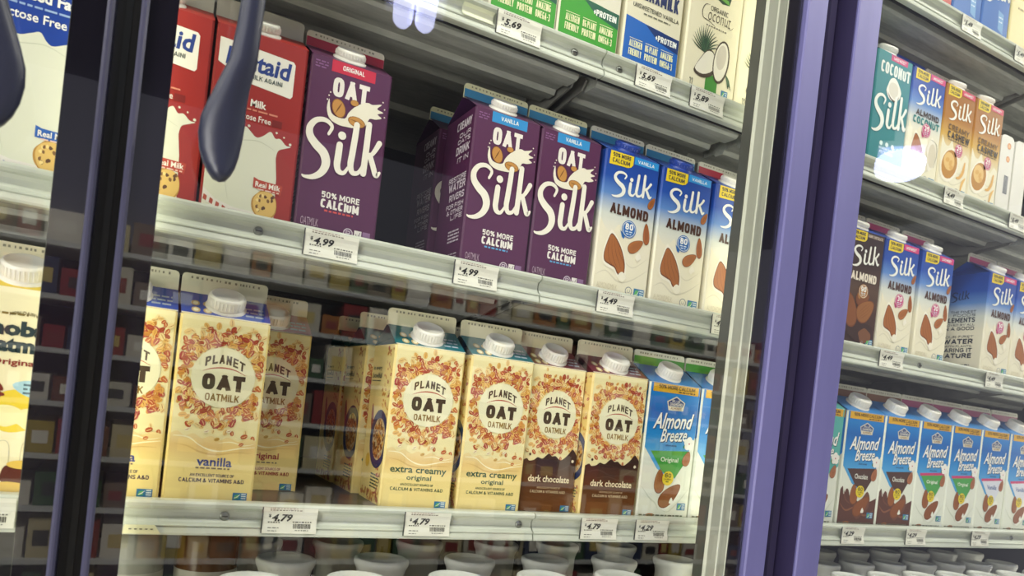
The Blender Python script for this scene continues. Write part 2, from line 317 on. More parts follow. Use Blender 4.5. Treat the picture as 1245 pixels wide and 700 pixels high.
# ------------------------------------------------------------------ cartons
CW, CD, CH = .0955, .095, .200
KIND = {}
def carton_meshes(name, base, design, roof, fin, fin_top='DDDCCB', cap='EDEBE2', cw=CW, capd=.0195, caph=.0165, side=None, capx=0, findots=True, finw=.0215, finmode='band', gusset=None, roofprint=None, H=CH):
    mb = MB(); bm = base if not isinstance(base, str) else mat(base)
    h, d = cw / 2, CD / 2; e = .0022
    oct_ = [(-h + e, -d), (h - e, -d), (h, -d + e), (h, d - e), (h - e, d), (-h + e, d), (-h, d - e), (-h, -d + e)]
    n = 8; vs = [(x, y, 0) for x, y in oct_] + [(x, y, H) for x, y in oct_]
    mb.add(vs, [(i, (i + 1) % n, (i + 1) % n + n, i + n) for i in range(n)] + [tuple(range(n))[::-1]], bm)
    F = Face(mb, lambda u, v, o: ((u - .5) * (cw - 2 * e), -d - o, v * H), cw - 2 * e, H)
    S = Face(mb, lambda u, v, o: (-h - o, d - e - u * (CD - 2 * e), v * H), CD - 2 * e, H)
    Rr = Face(mb, lambda u, v, o: (h + o, -d + e + u * (CD - 2 * e), v * H), CD - 2 * e, H)
    design(F)
    if side: side(S); side(Rr)
    body = mb.mesh(name + '_body')
    # gable: sloped front and back panels, tucked-in gussets left and right
    rz = H + .027; mr = roof if not isinstance(roof, str) else mat(roof); mg = mat(gusset) if gusset else mr
    g = MB(); t = .0016
    for s in (-1, 1):
        g.add([(-h, s * d, H), (h, s * d, H), (h, s * t, rz), (-h, s * t, rz)], [(0, 1, 2, 3) if s < 0 else (3, 2, 1, 0)], mr)
        g.add([(-h, s * d, H), (h, s * d, H), (h, s * (d - .002), H - .0006), (-h, s * (d - .002), H - .0006)], [(0, 1, 2, 3)], mr)
        x = s * h; xi = s * (h - .032)
        g.add([(x, -d, H), (x, d, H), (xi, 0, rz - .003)], [(0, 1, 2) if s > 0 else (2, 1, 0)], mg)
        g.add([(x, -d, H), (xi, 0, rz - .003), (x, -t, rz - .0002)], [(0, 1, 2)], mg); g.add([(x, d, H), (xi, 0, rz - .003), (x, t, rz - .0002)], [(0, 1, 2)], mg)
    RF = Face(g, lambda u, v, o: ((u - .5) * cw, -d + v * (d - t) - o * .5, H + v * .027 + o * .87), cw, .052)
    if roofprint: roofprint(RF)
    gab = g.mesh(name + '_gable')
    f = MB(); r = .004; zt = rz + finw
    pts = [(-h, rz - .001), (h, rz - .001), (h, zt - r), (h - r * .3, zt - r * .3), (h - r, zt), (-h + r, zt), (-h + r * .3, zt - r * .3), (-h, zt - r)]
    f.prism(pts, -t, t, mat(fin_top, .5))
    FF = Face(f, lambda u, v, o: ((u - .5) * cw, -t - o, rz + v * finw), cw, finw)
    if finmode == 'band': FF.rect(.002, 0, .998, .58, fin, 1)
    elif finmode == 'full': FF.rect(.002, 0, .998, .97, fin, 1)
    if findots:
        rr = random.Random(len(name)); u = .1
        while u < .9:
            w = rr.uniform(.012, .03); FF.rect(u, .74, u + w, .86, '8A8878' if finmode != 'full' else 'D8D8CC', 2); u += w + rr.uniform(.015, .05)
    finm = f.mesh(name + '_seal')
    capm = None
    if cap:
        c = MB(); mc = mat(cap, .35); ang = math.atan2(.027, d)
        q = Vector((capx, -d * .52, H + .027 * .48)); nrm = Vector((0, -math.sin(ang), math.cos(ang)))
        mt_ = Matrix.Translation(q) @ nrm.to_track_quat('Z', 'Y').to_matrix().to_4x4()
        c.lathe([(capd * 1.12, -.001), (capd * 1.12, .002), (capd, .0026), (capd, .004), (capd * 1.01, .0045), (capd * .985, caph - .0025), (capd * .93, caph - .0006), (capd * .86, caph), (capd * .80, caph - .0006), (.002, caph - .0006)], mc, 32, mt_)
        for k in range(32):   # grip ribs
            a = 2 * math.pi * (k + .5) / 32; b = .0011
            vs = [mt_ @ Vector((math.cos(a + s * .05) * rr_, math.sin(a + s * .05) * rr_, z)) for z in (.005, caph - .003) for s, rr_ in ((-1, capd), (0, capd + .0007), (1, capd))]
            c.add(vs, [(0, 1, 4, 3), (1, 2, 5, 4)], mc)
        capm = c.mesh(name + '_cap')
    KIND[name] = (body, gab, finm, capm)
def carton(kind, x, shelf_z, label, y=.02, group=None, rz=0, sx=1.0, name='milk_carton', cat='carton'):
    b, g, f, c = KIND[kind]
    e = empty(name, (x, y + CD / 2, shelf_z), label, cat, group, rz, (sx, 1, 1) if sx != 1 else None)
    child('body', b, e); child('gable_top', g, e); child('top_seal', f, e)
    if c: child('cap', c, e)
    return e

# --- oat milk with a ring of oat flakes
OATC = ['B9552E', 'D89A4A', 'E5B765', 'A8482C', 'E9C884', 'C98A3E', 'B04E48', 'A83C2C', 'DDAA58', 'C46A3A', 'B04E48', 'EDD79B']
def planet_design(flavour, fcol, dark=False, fl2=None):
    def D(F):
        r = random.Random(11)
        cu, cv, R0 = .53, .675, .0335
        F.rect(.002, .28, .998, .998, 'EFE4AE', .5)
        # flakes all around the clear round field
        for k in range(560):
            a = r.uniform(0, 2 * math.pi); rad = R0 + abs(r.gauss(0, .0135)) + .0015
            u = cu + rad * math.cos(a) / F.w; v = cv + rad * math.sin(a) / F.h * 1.02
            if not (.03 < u < .97 and .345 < v < .985): continue
            col = r.choice(OATC)
            if rad > R0 + .021: col = r.choice(['E9C884', 'E5B765', 'EDD79B', 'B9552E', 'C46A3A'])
            oat(F, u, v, r.uniform(.0026, .0044), r.uniform(0, 3.1), col, .8 + k * .0075)
        F.ell(cu, cv, R0 / F.w * .985, R0 / F.h * .985, 'EBE8C4', 5.2, 0, 36)
        INK = '4A3A2C'
        w = F.w
        for i, ch in enumerate('PLANET'):
            t = i / 5; u = .335 + t * .40; F.text(ch, u - .031, .728 + .022 * (1 - (2 * t - 1) ** 2), u + .031, .777 + .022 * (1 - (2 * t - 1) ** 2), INK, 6, .03, slope=.014 * (1 - 2 * t) if ch != 'T' else -.012)
        F.stroke([(.285, .703), (.40, .722), (.53, .729), (.66, .722), (.79, .698)], [.0003, .0011, .0016, .0011, .0003], 'B5502E', 6)
        F.text('OAT', .290, .605, .782, .692, INK, 6, .075)
        F.text('OATMILK', .34, .545, .735, .585, '8A6A2A', 6, .02, track=1.05)
        if dark:
            edge = [(.0, .345), (.07, .36), (.115, .345), (.2, .352), (.267, .372), (.36, .365), (.461, .402), (.53, .385), (.599, .388), (.70, .362), (.822, .40), (.90, .442), (.95, .43), (1, .40)]
            F.poly(catmull(edge, 4) + [(1, .002), (0, .002)], grad('dark_chocolate_print', [(0, '6E421C'), (.22, '553016'), (.34, '38221E'), (.42, '3E2824')]), 5.6)
            F.stroke([(.05, .30), (.25, .32), (.5, .285), (.75, .30), (.98, .36)], [.0004, .002, .0012, .002, .0005], '4E3630', 6)
            F.stroke([(.2, .26), (.45, .275), (.7, .25), (.95, .27)], [.0003, .0014, .0012, .0004], '5A3C30', 6)
            F.circ(.93, .36, .0022, 'E8DFC0', 6.2); F.circ(.12, .39, .0018, '4A2A20', 6.2)
        else:
            edge = [(0, .355), (.08, .368), (.16, .345), (.26, .36), (.36, .335), (.46, .352), (.56, .33), (.66, .35), (.78, .33), (.88, .352), (1, .34)]
            F.poly(catmull(edge, 4) + [(1, .002), (0, .002)], grad('cream_print', [(0, 'F0DC94'), (.2, 'EFD98F'), (.29, 'E3C27E'), (.36, 'EBD69C')]), 5.6)
            F.stroke([(.03, .342), (.2, .338), (.33, .30), (.46, .275), (.6, .272), (.8, .292), (.99, .305)], [.0006, .0016, .001, .0018, .0012, .0014, .0005], 'F6EDC4', 6)
            F.stroke([(.05, .30), (.2, .29), (.36, .26), (.55, .252), (.75, .268), (.95, .27)], [.0003, .0012, .0020, .0018, .0014, .0004], 'D6B26C', 6)
            F.stroke([(.55, .315), (.7, .325), (.85, .31), (.97, .322)], [.0003, .0012, .001, .0003], 'F6EDC4', 6)
            for (u, v, rr, c_) in ((.82, .315, .0028, 'B9552E'), (.53, .335, .003, 'C9A24E'), (.18, .38, .003, 'F2E8C6'), (.40, .375, .003, 'F2E8C6'), (.66, .385, .003, 'F2E8C6')): oat(F, u, v, rr, .4, c_, 6.3)
        ft = 'EFE2BE' if dark else fcol
        if fl2:
            F.text(flavour, .08, .203, .92, .252, ft, 7, .018); F.text(fl2, .33, .163, .70, .203, ft, 7, .015)
            F.text('AN EXCELLENT SOURCE OF', .25, .136, .74, .150, ft, 7, .01); F.text('CALCIUM & VITAMINS A&D', .11, .104, .89, .124, ft, 7, .02)
        elif dark:
            F.text(flavour, .13, .203, .905, .250, ft, 7, .02)
            F.text('AN EXCELLENT SOURCE OF', .31, .158, .745, .171, 'C9B08A', 7, .01); F.text('CALCIUM & VITAMINS A&D', .19, .128, .845, .147, 'D6C09A', 7, .015)
        else:
            F.text(flavour, .325, .186, .735, .236, ft, 7, .022); F.dashes(.32, .74, .171, .008, '7A6A5A', 7, 3, .06)
            F.text('AN EXCELLENT SOURCE OF', .265, .128, .775, .144, '4A3F5A' if fcol != 'A03038' else fcol, 7, .01); F.text('CALCIUM & VITAMINS A&D', .145, .096, .90, .118, '3A3558' if fcol != 'A03038' else fcol, 7, .02)
        nongmo(F, .785, .004, .955, .046, 7)
    return D
def planet_side(dark=False):
    def S(F):
        r = random.Random(5)
        for k in range(70):
            u = r.uniform(.62, .97); v = r.uniform(.52, .98) if k < 45 else r.uniform(.02, .25)
            oat(F, u, v, r.uniform(.0022, .0036), r.uniform(0, 3.1), r.choice(OATC), 1 + k * .02)
        F.text('in every', .08, .83, .5, .865, '3A4A3A', 2, .015); F.text('bowlful', .08, .785, .52, .82, '3A4A3A', 2, .02); F.rect(.06, .765, .5, .77, '3A4A3A', 2)
        # bowl of granola seen from above
        F.circ(.68, .40, .0370, '22305E', 2.5, 40); F.circ(.70, .40, .0265, 'C8B48A', 3, 32)
        for k in range(170):
            a = r.uniform(0, 6.28); q = .0245 * math.sqrt(r.random())
            F.ell(.70 + q * math.cos(a) / F.w, .40 + q * math.sin(a) / F.h, .0027 / F.w, .0019 / F.h, r.choice(['A5682A', 'C48A3C', '7E4A22', 'D9A855', 'B0702E', '5A3420', '8A5226']), 3.3 + k * .012, r.uniform(0, 3), 7)
        F.ell(.28, .52, .06, .10, '9A4A3A', 2, .2); F.circ(.26, .25, .009, 'D8B23C', 2)
        for k in range(5): F.dashes(.5, .9, .17 - k * .02, .009, '4A5A4A', 2, k, .14)
        for k in range(40): oat(F, r.uniform(.03, .97), r.uniform(.01, .07), .003, r.uniform(0, 3), r.choice(OATC), 2.5 + k * .02)
    return S
def planet_roof(col):
    def D(F):
        for k in range(4):
            u = .16 + (k % 2) * .13; v = .52 - (k // 2) * .30
            F.ell(u, v, .05, .12, 'C9B07A', 1, 0, 12); F.ell(u, v, .03, .075, 'E9E4C4', 1.5, 0, 10)
        for k in range(3): F.dashes(.72, .94, .55 - k * .17, .07, 'A8B4C0', 1, k, .08)
        F.rect(.004, .0, .996, .05, 'E9E2C4' if col else 'E9E2C4', 1)
    return D
PW = .0930
PB = '  EAD28C'.strip()
carton_meshes('vanilla_oat', 'EFD98F', planet_design('vanilla', '2A3C86'), '2A4CA8', 'E6E2CC', 'DEDDC8', cw=PW, side=planet_side(), roofprint=planet_roof(1), finmode='none')
carton_meshes('original_oat', 'EFD98F', planet_design('original', 'A03038'), 'A8444E', 'E6E2CC', 'D5CFBC', cw=PW, side=planet_side(), roofprint=planet_roof(1), finmode='none')
carton_meshes('creamy_oat', 'EFD98F', planet_design('extra creamy', '23503C', fl2='original'), '0F6672', 'E6E2CC', 'E2DEBE', cw=PW, side=planet_side(), roofprint=planet_roof(1), finmode='none', gusset='0B4650')
carton_meshes('dark_oat', 'E9CF83', planet_design('dark chocolate', 'EFE2BE', True), '642838', 'E6E2CC', 'DDD7BC', cw=.0945, side=planet_side(), roofprint=planet_roof(1), finmode='none')

# --- purple oat milk
def silkoat_design(tab, tabcol):
    def D(F):
        F.rect(.235, .932, .80, .998, tabcol, 1); F.text(tab, .375, .953, .655, .980, 'EFF2EC', 2, .015, track=1.05)
        for k in range(3): F.dashes(.03, .19, .965 - k * .016, .007, '8A5E8C', 1, k, .05)
        F.text('OAT', .275, .795, .735, .905, 'E9E4DA', 2, .055)
        sp = [(.244, .773), (.224, .717), (.270, .662), (.38, .640), (.50, .640), (.628, .648), (.731, .675), (.775, .722), (.85, .728), (.934, .745), (.872, .762), (.950, .780), (.861, .792), (.92, .825), (.80, .808), (.74, .812), (.67, .800), (.572, .765), (.500, .722), (.462, .685), (.337, .682), (.272, .708)]
        F.poly(sp, 'E9E4D0', 3, 3)
        for k, (u, v) in enumerate(((.235, .79), (.25, .81), (.22, .765), (.96, .80), (.93, .84), (.97, .755))): F.circ(u, v, .0009, 'E9E4D0', 3, 8)
        for (u, v, ru, rv, ro, L) in ((.372, .732, .086, .055, 1.0, 4), (.615, .682, .115, .030, -.12, 4), (.564, .787, .055, .018, .1, 4)):
            F.ell(u, v, ru, rv, '8A5A24', L, ro if ro < .9 else 0.35); F.ell(u, v, ru * .9, rv * .9, 'C08A44', L + .5, ro if ro < .9 else .35)
        F.stroke([(.335, .700), (.372, .735), (.405, .765)], [.0004, .0016, .0004], '7A4C1C', 5); F.stroke([(.53, .690), (.62, .684), (.70, .674)], [.0003, .0012, .0003], '7A4C1C', 5)
        silk_logo(F, 0, .30, .985, .69, 'EDE9DA', 6)
        F.text('50% MORE', .275, .210, .765, .245, 'E9E6DE', 2, .03); F.text('CALCIUM', .275, .152, .768, .202, 'E9E6DE', 2, .045)
        F.dashes(.33, .70, .132, .010, '5EA6D8' if tab == 'VANILLA' else 'D0524E', 2, 4, .07)
        F.text('OATMILK', .05, .035, .27, .080, 'B8A2B2', 2, -.005)
        F.circ(.66, .035, .0058, 'CFC4CE', 2); F.circ(.66, .035, .0046, '5A2C5C', 2.5); F.text('R', .63, .022, .69, .05, 'CFC4CE', 3, .02)
        F.rect(.74, .012, .835, .06, 'E6E2DE', 2); F.stroke([(.76, .04), (.785, .02), (.82, .055)], [.0006, .001, .0005], '4A2C4C', 3); F.rect(.85, .012, .95, .06, '8A6A90', 2)
    return D
def silkoat_side(S):
    T = [('CREAMY', .50, .90, .055), ('OUR', .62, .845, .03), ('OATS', .58, .805, .03), ('DRINK', .55, .735, .055), ('IT IN', .62, .68, .035),
         ('RESTORE', .40, .56, .035), ('WATER', .42, .50, .055), ('RIVERS', .48, .435, .045), ('FOR FISH', .40, .385, .03), ('& OTHER', .44, .345, .03), ('LIFE', .60, .305, .03)]
    for t, u, v, h in T: S.text(t, u - .08, v, .93, v + h, 'DCD2DA', 2, .03)
    for k in range(4): S.dashes(.5, .9, .22 - k * .022, .011, 'C9BCC8', 2, k, .12)
    for k in range(3): S.dashes(.55, .9, .07 - k * .02, .008, 'C9BCC8', 2, k + 5, .1)
PURP = '53244A'
def silk_fin_print(col): return col
carton_meshes('oat_original', PURP, silkoat_design('ORIGINAL', 'C42642'), PURP, 'B02840', 'D9D4C6', side=silkoat_side, capd=.0175, caph=.012, gusset='3A1840', finw=.018)
carton_meshes('oat_vanilla', PURP, silkoat_design('VANILLA', '2D8CCB'), PURP, '3A86B4', 'D9D9B4', side=silkoat_side, capd=.0175, caph=.012, gusset='3A1840', finw=.018)

# --- almond / cashew / coconut milk
ALG = [(0, 'E9E4CC'), (.42, 'ECE6CE'), (.56, 'D5DAD2'), (.70, '5C88C8'), (.82, '1C4CA8'), (1, '123C94')]
CAG = [(0, 'E6DFC8'), (.40, 'E2D6B0'), (.54, 'CFA54A'), (.70, 'A86C04'), (1, '985C00')]
DKG = [(0, '3A241A'), (.3, '4A3022'), (.5, '58402E'), (.7, '3A241C'), (1, '2E1C18')]
def silkalm_design(tab, tabcol, circ, num, words, wcol, scene='almond'):
    def D(F):
        if scene != 'dark':
            F.poly(catmull([(0, .52), (.12, .45), (.25, .44), (.36, .50), (.46, .40), (.6, .43), (.72, .35), (.86, .42), (1, .38)], 4) + [(1, .002), (0, .002)], 'EBE5CC', 1)
            F.stroke([(.02, .12), (.2, .16), (.45, .10), (.7, .13), (.98, .22)], [.0004, .002, .0022, .002, .0005], 'DAD4BC', 1.5)
            F.stroke([(.5, .26), (.7, .22), (.95, .30)], [.0003, .0016, .0004], 'DAD4BC', 1.5)
        F.poly([(.045, .900), (.40, .905), (.46, .915), (.495, .935), (.495, .995), (.055, .995)], 'E8CC22', 2)
        F.text('50% MORE', .10, .957, .44, .985, '2A2A3A', 3, .03); F.text('CALCIUM', .10, .918, .43, .948, '2A2A3A', 3, .03)
        F.rect(.515, .945, .985, .998, tabcol, 2); F.text(tab, .58, .958, .90, .982, 'EFF4F4', 3, .02)
        silk_logo(F, .15, .685, .90, .885, 'F0F0E6', 4, .62)
        if scene == 'dark': F.text('DARK CHOCOLATE', .52, .957, .95, .982, 'D9C9B4', 3, .01)
        if len(words) == 1: F.text(words[0], .155, .566, .885, .640, wcol[0], 4, .045, track=1.04)
        else:
            F.text(words[0], .17, .590, .90, .645, wcol[0], 4, .045); F.text(words[1], .10 if scene != 'cashew' else .17, .515, .93, .580, wcol[1], 4, .045)
            if scene == 'cashew': F.dashes(.2, .9, .497, .009, '6A5A4A', 4, 3, .08)
        cx, cy = (.545, .482) if scene != 'cashew' else (.60, .43)
        F.circ(cx, cy, .0125, circ, 5, 26); F.circ(cx, cy, .0112, 'EDEEE6', 5.4, 24); F.circ(cx, cy, .0104, circ, 5.8, 24)
        F.text(num, cx - .075, cy - .005, cx + .075, cy + .040, 'F2F2EC', 6.5, .04); F.dashes(cx - .07, cx + .07, cy - .022, .008, 'D5E2EA', 6.5, 2, .05); F.dashes(cx - .05, cx + .05, cy - .038, .007, 'D5E2EA', 6.5, 6, .05)
        F.poly([(cx - .16, cy - .02), (cx - .06, cy - .05), (cx - .08, cy - .075), (cx - .12, cy - .065)], circ, 5)
        if scene in ('almond', 'coconut'):
            F.poly([(.20, .44), (.10, .28), (.15, .20), (.33, .175), (.44, .125), (.57, .135), (.56, .24), (.44, .355), (.29, .43)], 'F3EEDC', 4.5, 3)
            F.poly([(.22, .422), (.165, .36), (.125, .278), (.15, .225), (.25, .205), (.351, .19), (.40, .16), (.451, .145), (.53, .155), (.545, .20), (.525, .255), (.43, .345), (.30, .412)], '6E3C18', 5, 3)
            F.poly([(.222, .415), (.17, .355), (.135, .278), (.16, .232), (.25, .215), (.355, .20), (.41, .17), (.455, .155), (.52, .165), (.53, .20), (.51, .255), (.42, .338), (.30, .403)], 'A5622A', 5.5, 3)
            for d in (0, .09, .18, .27): F.stroke([(.20 + d * .5, .39), (.20 + d * .8, .30), (.25 + d, .23), (.36 + d * .6, .19)], [.0003, .0008, .0008, .0003], '82481C', 6, 4)
            if scene == 'almond':
                almond(F, .705, .375, .085, .075, -.95, 5, 'B06A30'); almond(F, .885, .478, .062, .078, .12, 5, 'AA6028'); almond(F, .925, .705, .05, .05, -.5, 4, 'A8642C')
                F.poly([(.72, .30), (.78, .335), (.84, .30), (.80, .285), (.76, .27)], 'F3EEDC', 7, 3)
                F.poly([(.43, .145), (.50, .175), (.58, .145), (.55, .11), (.47, .105)], 'F0EBD6', 7, 3)
            else:
                F.blob(.78, .29, .16, .14, 'EFEADB', 5, 4); F.ell(.80, .28, .12, .11, 'D9D0BA', 5.5); F.stroke([(.70, .42), (.9, .40), (.95, .3), (.88, .18)], [.0004, .001, .001, .0004], '5A5A50', 6)
        elif scene == 'cashew':
            F.ell(.33, .27, .29, .175, 'F2ECDA', 4.6, -.5); F.ell(.33, .275, .25, .145, 'B98234', 5, -.5); F.ell(.31, .30, .19, .085, 'E3BD78', 5.5, -.5)
            for u, v, ro in ((.25, .31, .3), (.36, .29, 1.0), (.40, .25, .2)): F.ell(u, v, .07, .022, 'D9A85A', 6 + u, ro); 
            F.stroke([(.86, .34), (.82, .25), (.72, .19), (.62, .18)], [.004, .0075, .006, .003], 'DDAA5C', 5); F.stroke([(.92, .20), (.84, .15), (.80, .08)], [.003, .007, .004], 'E2B468', 5)
        else:
            almond(F, .24, .30, .17, .15, .25, 5, '8A5228'); almond(F, .66, .32, .19, .13, -.9, 6.2, '96602E'); almond(F, .55, .42, .13, .09, -1.2, 3.6, '7E4A24')
            F.blob(.55, .14, .42, .09, '3A2218', 4.6, 3); F.blob(.72, .10, .2, .06, '7A4E30', 4.8, 4)
        if scene == 'almond': F.text('ALMONDMILK', .055, .035, .44, .075, 'CFC7AE', 4, -.005)
        F.circ(.665, .05, .0062, '8A8F96', 4); F.circ(.665, .05, .005, 'EBE5CC', 4.4); F.text('U', .64, .038, .69, .062, '8A8F96', 5, .01)
        nongmo(F, .765, .02, .965, .078, 4)
    return D
def silkalm_side(S):
    silk_logo(S, .22, .72, .62, .83, '182E5C', 2, .36)
    L = [('THE FINEST', .24, .60, .025, .02), ('FOODS', .30, .565, .028, .02), ('ELEMENTS', .12, .505, .050, .035), ('LOVED BY ALL', .14, .470, .022, .02), ('IN A GOOD', .10, .425, .036, .03),
         ('OUR FIRST', .18, .345, .025, .02), ('WATER', .14, .285, .052, .045), ('WITH PLANTS,', .18, .250, .022, .02), ('CARING IT', .08, .200, .042, .035), ('NATURE', .08, .140, .050, .045)]
    for t, u, v, h, b in L: S.text(t, u, v, .80, v + h, '20283A', 2, b)
    for k in range(2): S.dashes(.25, .78, .065 - k * .022, .010, '20283A', 2, k, .1)
BLU = '1A48A0'
carton_meshes('almond_vanilla', grad('almond_print', ALG), silkalm_design('VANILLA', '2A90D6', '1F66B0', '80', ['ALMOND'], ['4A2C20']), BLU, '2E78A6', 'CFCFC2', '20409A', side=silkalm_side, capd=.0185, caph=.012, finw=.018)
carton_meshes('almond_original', grad('almond_print', ALG), silkalm_design('ORIGINAL', 'B02A44', 'B02A50', '60', ['ALMOND'], ['4A2C20']), BLU, 'B02A44', 'CFCFC2', side=silkalm_side, capd=.0185, caph=.012, finw=.018)
carton_meshes('almond_pink', grad('almond_print', ALG), silkalm_design('UNSWEET', 'CC3C78', 'C23A78', '30', ['ALMOND'], ['4A2C20']), BLU, 'C0507C', 'CFCDBE', side=silkalm_side, capd=.0175, caph=.012, finw=.018, capx=.006)
carton_meshes('almond_dark', grad('dark_choc_print', DKG), silkalm_design('', '3A241C', 'B07A3C', '90', ['ALMOND'], ['EDE2D0'], 'dark'), BLU, '4A5A9A', 'CFCDBE', capd=.0175, caph=.012, finw=.018)
carton_meshes('almond_coconut', grad('almond_print', ALG), silkalm_design('UNSWEET', 'CC3C78', 'C23A78', '35', ['ALMOND', 'COCONUT'], ['3A2A28', '1E7A7C'], 'coconut'), BLU, BLU, '2A4A9C', None, finw=.015, findots=False)
carton_meshes('cashew', grad('cashew_print', CAG), silkalm_design('UNSWEET', 'CC3C60', 'C2346C', '25', ['CREAMY', 'CASHEW'], ['6A4A1C', '2E2420'], 'cashew'), 'A46A0A', 'E4DFCC', 'E4DFCC', capd=.0175, caph=.012, finw=.016, capx=.012)
def coco_silk(F):
    F.rect(.36, .945, .86, .997, 'C83C78', 1); F.text('UNSWEET', .43, .957, .80, .984, 'F2E8EC', 2, .02)
    F.text('COCONUT', .09, .815, .96, .915, 'E6EFE9', 2, .04)
    F.blob(.52, .70, .20, .095, 'F0EEE2', 3, 6, .22); F.blob(.52, .70, .15, .07, 'DCD8C8', 3.4, 8, .15); F.stroke([(.36, .66), (.46, .62), (.60, .61), (.70, .66)], [.0005, .0022, .0022, .0005], '4A3626', 4)
    silk_logo(F, .0, .30, .98, .66, 'EDF2EA', 5, .95)
    for k in range(3): F.circ(.33 + k * .17, .215, .0042, 'CFE6E2', 2, 12)
    F.text('NO ADDED SUGAR', .28, .165, .72, .185, 'CFE6E2', 2, .01); F.text('45 CALORIES', .30, .130, .70, .155, 'CFE6E2', 2, .02)
    F.dashes(.06, .4, .05, .012, '9AD0CC', 2, 4, .08)
carton_meshes('coconut_teal', '1E8088', coco_silk, '1E8088', 'E4E2D6', 'E4E2D6', capd=.0175, caph=.013, finw=.016, finmode='none', findots=False)

# --- blue almond drink cartons
def breeze_design(mid, kind, stripe=None):
    BG = grad('almond_blue_print', [(0, '5AA8DC'), (.5, '4AA0DA'), (.62, '2488D0'), (.8, '1464B4'), (.9, '1E7CC8'), (1, '1A74C2')])
    def D(F):
        if kind == 'teal': F.poly([(0, .998), (1, .998), (1, .5), (.5, .35), (0, .5)], '5AAFA8', 1)
        else: F.poly([(.0, .998), (1, .998), (1, .62), (.90, .50), (.675, .292), (.42, .325), (.284, .361), (.0, .515)], BG, 1)
        F.rect(.045, .932, .97, .995, 'D9A72A', 2); F.text('50% MORE CALCIUM', .15, .958, .89, .987, '3A2C1A', 3, .02); F.dashes(.56, .90, .940, .010, '4A3A20', 3, 2, .05)
        # house-shaped emblem
        F.poly([(.345, .868), (.53, .912), (.715, .868), (.69, .805), (.39, .802)], 'D9D4BE', 2); F.poly([(.37, .865), (.53, .902), (.69, .865), (.668, .835), (.385, .835)], '1C3C7C', 2.5)
        F.text('BLUE', .45, .866, .61, .884, 'E6E2D0', 3, .02); F.text('DIAMOND', .41, .840, .66, .862, 'E6E2D0', 3, .02); F.text('ALMONDS', .43, .811, .65, .829, '8A5A2A', 3, .01)
        for dx, dv, c_, L in ((.014, -.006, '123054', 4), (0, 0, 'F4F4EC', 5)):
            F.text('Almond', .115 + dx, .655 + dv, .925 + dx, .775 + dv, c_, L, .018, .32, slope=.02); F.text('Breeze', .29 + dx, .560 + dv, .82 + dx, .660 + dv, c_, L, .016, .28, slope=.02)
        F.text('almondmilk', .41, .532, .64, .548, '1C3C6C', 3, .01)
        band = {'orig': '3E9A3C', 'uns': '49A04A', 'van': 'D8DCE6', 'choc': '4E3226', 'teal': 'E2C9CE'}[kind]
        if kind != 'teal':
            F.poly([(.13, .490), (.895, .508), (.82, .40), (.674, .298), (.55, .305), (.385, .345)], band, 2)
            if stripe: F.poly([(.10, .508), (.91, .530), (.90, .505), (.12, .483)], stripe, 2.5)
        F.text(mid, .345, .405, .70, .450, 'EFF2E4' if kind != 'van' else '4A6AA8', 3, .012)
        if kind == 'choc':
            F.poly(catmull([(0, .30), (.06, .33), (.10, .26), (.16, .31), (.22, .30), (.28, .24), (.36, .26), (.5, .20), (.62, .16), (.8, .20), (1, .24)], 4) + [(1, .002), (0, .002)], '5C3424', 2.2)
            F.stroke([(.03, .18), (.2, .12), (.45, .15), (.7, .08), (.97, .13)], [.0005, .003, .0025, .003, .0005], '8A5638', 2.6)
            F.stroke([(.1, .30), (.16, .22), (.3, .18)], [.0005, .003, .001], '6E4430', 2.7)
        else:
            F.stroke([(.03, .22), (.2, .14), (.33, .10), (.40, .05)], [.0005, .0022, .002, .0005], 'CDD3C2', 1.5); F.stroke([(.45, .06), (.6, .04), (.8, .12), (.98, .22)], [.0005, .0016, .002, .0005], 'D2D6C6', 1.5)
        F.poly([(.40, .17), (.39, .10), (.52, .045), (.66, .09), (.80, .15), (.82, .24), (.73, .295), (.6, .23)], 'EEF0E6' if kind != 'choc' else '6E4430', 2.8, 3)
        almond(F, .365, .265, .10, .092, .06, 3, '9A5A28'); almond(F, .60, .165, .125, .125, -.85, 3.2, '8A4E22')
        F.poly([(.60, .105), (.64, .15), (.68, .11)], 'EEF0E6', 5, 3)
        F.circ(.527, .292, .0108, 'E6CC20', 5.5, 22); F.text('60', .465, .298, .59, .330, '2E3A1A', 6, .03); F.text('CALORIES', .45, .278, .60, .291, '2E3A1A', 6, .01); F.dashes(.49, .57, .262, .007, '2E3A1A', 6, 2, .05)
        almond(F, .87, .45, .075, .06, -.3, 4, 'B0704A')
        for k in range(5):
            a = 2 * math.pi * k / 5 + .3; F.ell(.885 + .055 * math.cos(a), .565 + .028 * math.sin(a), .055, .026, 'F0EEE6', 5.1 + k * .2, a)
        F.circ(.885, .565, .0014, 'C05A6A', 7, 8); F.ell(.80, .54, .03, .012, '3A7A3A', 4.5, .6)
        nongmo(F, .775, .055, .945, .108, 4); F.dashes(.03, .93, .006, .010, '6A705A', 3, 7, .1)
        F.ell(.25, .012, .09, .012, 'A5602C', 2.6)
    return D
def breeze_side(S):
    S.poly([(0, .998), (1, .998), (1, .62), (.5, .38), (0, .62)], '2488D0', 1); S.rect(.02, .932, .98, .995, 'D9A72A', 2)
    for k in range(7): S.dashes(.15, .85, .30 - k * .035, .014, '6A7A8A', 2, k, .14)
AW = .0990
WH = 'E4E8DA'
